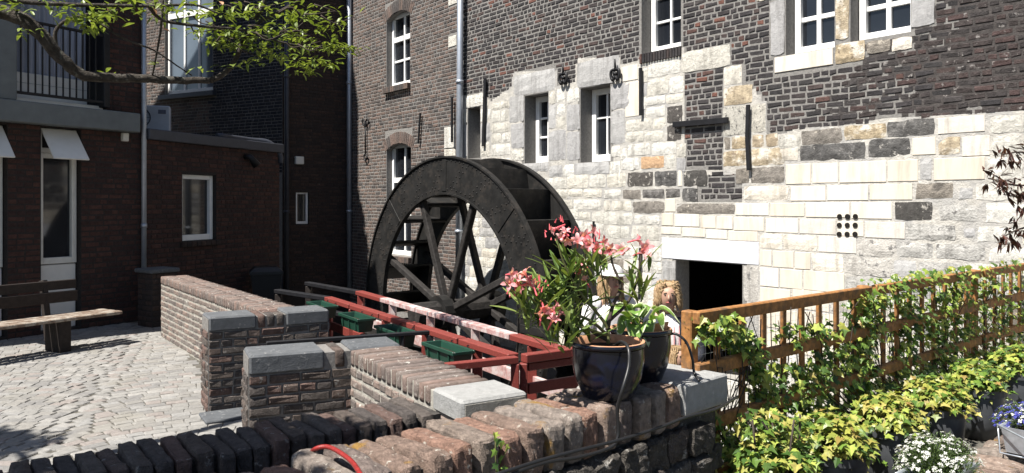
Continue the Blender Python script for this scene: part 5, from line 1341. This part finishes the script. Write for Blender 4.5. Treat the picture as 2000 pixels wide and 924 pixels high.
limb('branch', [at(318, 0, 5.3), at(315, 50, 5.3), at(305, 110, 5.4), at(297, 150, 5.45)], .009, .006)
for q in range(26):
    x, y = rt.uniform(370, 640), rt.uniform(0, 90); d = rt.uniform(5.4, 5.9)
    limb('twig', [at(x, y, d), at(x + rt.uniform(10, 30), y + rt.uniform(-12, 16), d), at(x + rt.uniform(35, 70), y + rt.uniform(-15, 35), d + .05)], .006, .0025, 'twig', 5, 3)
lf = MB()
def spray(c, n, spread, L0=.045, L1=.085, droop=.5):
    c = Vector(c) - tb_
    for k in range(n):
        d = rvec(rt); d.z = d.z * .35 - .08; p = c + Vector((rt.gauss(0, spread), rt.gauss(0, spread), rt.gauss(0, spread * .32)))
        lance(lf, p, d, upv + rvec(rt) * .35, rt.uniform(L0, L1), rt.uniform(.019, .032), rt.uniform(.1, droop), 3)
for x, y, d, n, s in ((395, 62, 5.6, 22, .07), (430, 62, 5.6, 26, .08), (470, 70, 5.7, 30, .08), (505, 62, 5.7, 30, .09), (540, 72, 5.8, 30, .09), (575, 60, 5.8, 30, .09), (440, 90, 5.6, 20, .06), (425, 80, 5.6, 14, .05), (490, 92, 5.7, 20, .06), (520, 100, 5.7, 16, .06),
                   (560, 105, 5.8, 24, .07), (600, 90, 5.8, 26, .08), (635, 85, 5.8, 26, .08), (665, 92, 5.8, 20, .07), (695, 92, 5.8, 10, .05), (585, 125, 5.7, 20, .06), (615, 122, 5.7, 20, .06), (640, 125, 5.7, 12, .05), (600, 140, 5.7, 10, .05), (575, 30, 5.9, 30, .1), (620, 25, 5.9, 26, .1), (640, 50, 5.9, 24, .09), (540, 20, 5.9, 26, .1), (450, 25, 5.6, 24, .09), (420, 20, 5.6, 20, .09), (490, 20, 5.7, 22, .09),
                   (25, 10, 5.0, 16, .06), (150, 30, 5.1, 22, .07), (185, 32, 5.1, 24, .07), (210, 22, 5.2, 20, .06), (175, 50, 5.1, 14, .05), (130, 10, 5.1, 18, .07), (270, 5, 5.2, 20, .08), (320, 8, 5.2, 18, .08), (305, 30, 5.3, 8, .05), (360, 15, 5.3, 20, .08), (55, 60, 5.0, 6, .05), (215, 140, 5.4, 4, .04), (310, 125, 5.4, 3, .03), (390, 135, 5.5, 3, .03), (455, 128, 5.6, 6, .04), (500, 118, 5.7, 10, .05)):
    spray(at(x, y, d), int(n * 1.35), s)
# the rest of the crown, over the near walls
def clump(c, rad, n):
    for k in range(n):
        d = rvec(rt) * (rt.random() ** .4); p = Vector(c) - tb_ + Vector((d.x * rad[0], d.y * rad[1], d.z * rad[2]))
        lance(lf, p, Vector((rt.uniform(-1, 1), rt.uniform(-1, 1), -.2)), upv + rvec(rt) * .4, rt.uniform(.09, .15), rt.uniform(.05, .075), .2, 2)
SH = Vector((SUN_H.x, SUN_H.y, 0)) * (cos(radians(SUN_EL)) / sin(radians(SUN_EL)))
for tgt, hz, rad, n in (((-1.0, 3.05, .8), 4.2, (.42, .34, .3), 620), ((-1.55, 2.65, .8), 4.3, (.55, .5, .35), 900), ((-2.15, 2.2, .8), 4.4, (.6, .6, .4), 1000), ((-.95, 2.35, .8), 4.2, (.32, .30, .3), 420), ((-3.75, 5.45, 0), 4.6, (.5, .35, .4), 600), ((-4.6, 5.3, 0), 4.8, (.6, .5, .4), 600)):
    c = Vector(tgt) + SH * (hz - tgt[2]) + Vector((0, 0, hz - tgt[2])); clump(c, rad, n)
    limb('branch', [(-4.66, 3.4, 3.2 + rt.uniform(-.3, .5)), lerp(Vector((-4.66, 3.4, 3.6)), c, .5) + Vector((0, 0, .25)), c], .05, .012, 'bark', 7, 4)
o = lf.build('leaves', MATS['leaf_tree'], tree); o['kind'] = 'stuff'
au = MB()
for x, y in ((305, 28), (430, 3), (212, 24), (316, 56)): lance(au, at(x, y, 5.2) - tb_, rvec(rt), upv, .07, .03, .2, 3)
au.build('autumn_leaves', MATS['terracotta'], tree)

# ------------------------------------------------------------------ red-leaved maple at the right edge
mp = tag(empty('maple_tree', (3.75, 4.3, 0)), 'dark red-leaved maple whose twigs enter at the right edge', 'tree'); mb_ = Vector((3.75, 4.3, 0))
MB().tube(catmull([(0, 0, -.05), (.05, 0, .7), (-.02, .05, 1.5), (.02, .0, 2.6)], 5), [.05 - .0025 * i for i in range(16)], 8).build('trunk', MATS['bark'], mp, True)
lm = MB()
for pts in ([(2240, 420), (2080, 365), (1985, 362), (1930, 348)], [(2260, 440), (2100, 350), (2010, 300), (1955, 302)], [(2200, 480), (2080, 440), (2000, 445), (1955, 465)], [(2200, 460), (2060, 400), (1960, 380)], [(2260, 400), (2150, 250), (2060, 200)]):
    d0 = 4.25; pp = catmull([at(x, y, d0 - .02 * i) - mb_ for i, (x, y) in enumerate(pts)], 4)
    MB().tube(pp, [.011 - .008 * i / (len(pp) - 1) for i in range(len(pp))], 6).build('branch', MATS['twig'], mp, True)
    for i, q in enumerate(pp[4:]):
        for k in range(6):
            c = q + rvec(rt) * .05; ax_ = rvec(rt); ax_.z -= .5
            for a in range(5):
                d = (Vector((cos(a * .55 - 1.1), 0, sin(a * .55 - 1.1) * .3)) * .8 + ax_ + rvec(rt) * .25); lance(lm, c, d, upv + rvec(rt) * .5, rt.uniform(.04, .07), .012, .2, 2)
o = lm.build('leaves', MATS['leaf_maple'], mp); o['kind'] = 'stuff'

# ------------------------------------------------------------------ people
def skin_body(name, par, pts, edges, mat, root=0, sub=2):
    me = bpy.data.meshes.new(name); me.from_pydata([p[:3] for p in pts], edges, []); o = put(name, me, MATS[mat], par)
    bm = bmesh.new(); bm.from_mesh(me); L = bm.verts.layers.skin.verify(); bm.verts.ensure_lookup_table()
    for i, p in enumerate(pts):
        rr = p[3] if hasattr(p[3], '__len__') else (p[3], p[3]); bm.verts[i][L].radius = rr; bm.verts[i][L].use_root = (i == root)
    bm.to_mesh(me); bm.free()
    s = o.modifiers.new('skin', 'SKIN'); s.use_smooth_shade = True
    q = o.modifiers.new('sub', 'SUBSURF'); q.levels = sub; q.render_levels = sub
    return o
def loft(mb, rings, n=20):
    V = []; F = []
    for cx, cy, z, rx, ry in rings:
        for k in range(n): V.append((cx + rx * cos(2 * pi * k / n), cy + ry * sin(2 * pi * k / n), z))
    for i in range(len(rings) - 1):
        for k in range(n): F.append((i * n + k, i * n + (k + 1) % n, (i + 1) * n + (k + 1) % n, (i + 1) * n + k))
    mb.add(V, F)
def person(label, loc, rz, h, top, low, hair, tilt=0.0, arms=None, cap=False, cardigan=None, seed=1, stripes=None):
    """standing figure facing -y in its own frame, scaled to height h"""
    r = random.Random(seed); k = h / 1.70
    pr_ = tag(empty('person', loc, rz), label, 'person'); pr_.scale = (k, k, k)
    hx, hy = 0, -tilt * .13
    P_ = [(0, 0, .93, (.14, .105)), (0, 0, 1.12, (.125, .095)), (0, 0, 1.30, (.15, .10)), (0, 0, 1.40, (.10, .07)), (0, -.005, 1.455, .052), (hx, hy - .02, 1.54, (.068, .078)), (hx, hy - .015, 1.62, (.076, .092)), (hx, hy - .005, 1.675, (.05, .06)),
          (.19, 0, 1.385, .052), (-.19, 0, 1.385, .052)]
    E = [(0, 1), (1, 2), (2, 3), (3, 4), (4, 5), (5, 6), (6, 7), (3, 8), (3, 9)]
    hands = arms or [((.25, -.02, 1.13), (.20, -.20, 1.02)), ((-.25, -.02, 1.13), (-.20, -.20, 1.02))]
    for s, (el, wr) in zip((8, 9), hands):
        i = len(P_); el, wr = Vector(el), Vector(wr); P_ += [(*el, .038), (*wr, .026)]; E += [(s, i), (i, i + 1)]
        d = (wr - el).normalized(); sd_ = d.cross(Vector((0, 0, 1))).normalized()
        P_.append((*(wr + d * .06), (.034, .02))); E.append((i + 1, i + 2)); pi_ = i + 2
        for f, (o_, ln) in enumerate(((-.027, .07), (-.009, .08), (.009, .078), (.027, .06))):
            j = len(P_); b_ = wr + d * .085 + sd_ * o_; P_ += [(*b_, .0095), (*(b_ + d * ln * .5 + Vector((0, 0, -.008))), .009), (*(b_ + d * ln + Vector((0, 0, -.03))), .0075)]; E += [(pi_, j), (j, j + 1), (j + 1, j + 2)]
        j = len(P_); b_ = wr + d * .03 + sd_ * (-.035 if s == 8 else .035); P_ += [(*b_, .011), (*(b_ + d * .045 + sd_ * (-.02 if s == 8 else .02)), .009)]; E += [(i + 1, j), (j, j + 1)]
    for s in (-1, 1):
        i = len(P_); P_ += [(s * .09, 0, .86, .085), (s * .095, -.01, .50, .058), (s * .10, .015, .10, .038), (s * .105, -.06, .035, (.04, .03)), (s * .11, -.15, .025, (.038, .022))]; E += [(0, i), (i, i + 1), (i + 1, i + 2), (i + 2, i + 3), (i + 3, i + 4)]
    body = skin_body('body', pr_, P_, E, 'skin')
    # face
    fz = 1.60; fy = hy - .098
    nz = MB(); nz.tube([(hx, fy + .008, fz + .012), (hx, fy - .012, fz - .02), (hx, fy + .004, fz - .028)], [.007, .012, .009], 7); nz.build('nose', MATS['skin'], body, True)
    for s in (-1, 1):
        MB().lathe([(.0005, -.004), (.0055, -.003), (.0075, 0), (.0055, .003), (.0005, .004)], 8, Matrix.Translation((hx + s * .029, fy + .012, fz + .010)) @ Matrix.Rotation(radians(90), 4, 'X')).build('eye', MATS['eye_dark'], body, True)
        MB().tube([(hx + s * .046, fy + .018, fz + .027), (hx + s * .018, fy + .008, fz + .029)], [.003, .004], 5).build('eyebrow', MATS['hair_blond'], body, True)
        MB().lathe([(.0005, -.008), (.018, -.006), (.022, 0), (.018, .006), (.0005, .008)], 10, Matrix.Translation((hx + s * .078, fy + .095, fz)) @ Matrix.Rotation(radians(90), 4, 'Y') @ Matrix.Diagonal((1.3, .8, 1, 1))).build('ear', MATS['skin'], body, True)
    MB().tube([(hx - .024, fy + .014, fz - .052), (hx, fy + .004, fz - .050), (hx + .024, fy + .014, fz - .052)], [.003, .007, .003], 6).build('mouth', MATS['lips'], body, True)
    # clothes
    sh_ = MB(); loft(sh_, [(0, 0, .80, .185, .135), (0, 0, .95, .178, .132), (0, 0, 1.12, .155, .122), (0, 0, 1.27, .182, .132), (0, 0, 1.36, .178, .115), (0, 0, 1.415, .115, .085), (0, 0, 1.44, .082, .07)], 24); so_ = sh_.build('shirt', MATS[top], pr_, True)
    for s, (el, wr) in zip((1, -1), hands):
        el, wr = Vector(el), Vector(wr); sl2 = MB(); sl2.tube(catmull([(s * .12, 0, 1.385), (s * .19, 0, 1.375), tuple(el)] + ([tuple(lerp(el, wr, .8))] if cardigan else []), 4), [.075, .075, .072, .07, .066, .062, .06, .058, .056] + ([.052, .05, .047, .045] if cardigan else []), 12); sl2.build('sleeve', MATS[cardigan or top], so_, True)
    if stripes:
        for x in (-.09, -.045, .0, .045, .09): m_ = MB(); m_.tube([(x, -.128 + abs(x) * .12, .92), (x, -.124 + abs(x) * .12, 1.12), (x, -.134 + abs(x) * .14, 1.27), (x * .9, -.118 + abs(x) * .12, 1.35)], .008, 5); m_.build('stripe', MATS[stripes], so_, True)
    if cardigan:
        c_ = MB()
        for s in (-1, 1):
            V = []; rows = [(.80, .20, .15), (1.0, .19, .145), (1.15, .172, .137), (1.28, .198, .146), (1.37, .19, .128), (1.42, .125, .095)]; nq = 8
            for z, rx, ry in rows:
                for q in range(nq + 1): g_ = -.35 * pi + (.85 * pi) * q / nq; V.append((s * rx * cos(g_), ry * sin(g_), z))
            F = [(i * (nq + 1) + q, i * (nq + 1) + q + 1, (i + 1) * (nq + 1) + q + 1, (i + 1) * (nq + 1) + q) for i in range(len(rows) - 1) for q in range(nq)]
            c_.add(V, F if s > 0 else [tuple(reversed(f)) for f in F])
        c_.build('cardigan', MATS[cardigan], pr_, True)
    tr_ = MB()
    for s in (-1, 1): loft(tr_, [(s * .108, -.06, .06, .062, .068), (s * .10, .01, .12, .062, .07), (s * .097, -.01, .50, .078, .085), (s * .088, 0, .80, .10, .12), (s * .07, 0, .93, .11, .13)], 16)
    tr_.build('trousers', MATS[low], pr_, True)
    # hair: many curved locks over a close cap
    hm = MB(); n = 300 if hair == 'curly' else 240
    loft(hm, [(hx, hy + .02, 1.545, .082, .075), (hx, hy + .018, 1.60, .092, .095), (hx, hy + .012, 1.66, .085, .098), (hx, hy + .008, 1.70, .058, .07), (hx, hy + .008, 1.715, .01, .012)], 18)
    hm.v = [(x, max(y, hy - .045 + (0 if z > 1.65 else .05)), z) for x, y, z in hm.v]
    for q in range(n):
        g_ = r.uniform(-.34 * pi, 1.34 * pi); lat = r.uniform(.05, .95); c = Vector((hx + .088 * cos(g_) * cos(lat * .9), hy + .012 + .095 * sin(g_) * cos(lat * .9), 1.60 + .115 * sin(lat * 1.45)))
        o_ = (c - Vector((hx, hy + .01, 1.60))).normalized(); ln = r.uniform(.10, .16) if hair == 'curly' else r.uniform(.20, .33)
        pts = [c]; ph = r.uniform(0, 6.28)
        for j in range(1, 6):
            f = j / 5; cur = .018 if hair == 'curly' else .010
            q_ = c + o_ * (.018 * sin(f * 1.8)) + Vector((0, 0, -ln * f * f * .9 - .01 * f)) + Vector((cos(ph + f * 9), sin(ph + f * 9), sin(ph + f * 7) * .5)) * cur
            if q_.z > 1.50 and q_.y < hy - .05: q_.y = hy - .05
            pts.append(q_)
        hm.tube(pts, [.007, .0085, .0085, .008, .006, .002], 5)
    hm.build('hair', MATS['hair_blond'], pr_, True)
    if cap:
        cm_ = MB(); loft(cm_, [(hx, hy + .0, 1.652, .104, .118), (hx, hy + .0, 1.69, .098, .112), (hx, hy, 1.725, .07, .082), (hx, hy, 1.742, .01, .012)], 20)
        V = []
        for q in range(11): g_ = pi + pi * q / 10; V += [(hx + .10 * cos(g_), hy + .112 * sin(g_), 1.658), (hx + .112 * cos(g_), hy + .112 * sin(g_) - .085 * abs(sin(g_)), 1.645), (hx + .10 * cos(g_), hy + .112 * sin(g_), 1.650)]
        cm_.add(V, [(3 * q, 3 * q + 1, 3 * q + 4, 3 * q + 3) for q in range(10)] + [(3 * q + 1, 3 * q + 2, 3 * q + 5, 3 * q + 4) for q in range(10)]); cm_.build('cap', MATS['cloth_white'], pr_, True)
    return pr_
GL = -.6
q1 = at(1191, 560, 6.8); q2 = at(1304, 590, 6.3); q3 = at(1318, 690, 5.9)
person('person in white patterned top and white cap standing behind the oleander', (q1.x, q1.y, GL), radians(22), 1.73, 'cloth_white', 'cloth_trouser', 'long', .2, cap=True, seed=3)
person('person with curly blond hair and dark cardigan over pale striped shirt, looking down', (q2.x, q2.y, GL), radians(-8), 1.655, 'cloth_white', 'cloth_trouser', 'curly', .5, cardigan='cloth_dark', seed=5, stripes='cloth_pink', arms=[((.26, .0, 1.12), (.12, -.22, 1.02)), ((-.26, -.0, 1.12), (-.10, -.22, 1.0))])
person('blond child in pink shirt half hidden behind the rear blue pot', (q3.x, q3.y, GL), radians(30), 1.20, 'cloth_pink', 'cloth_trouser', 'long', .3, seed=9)
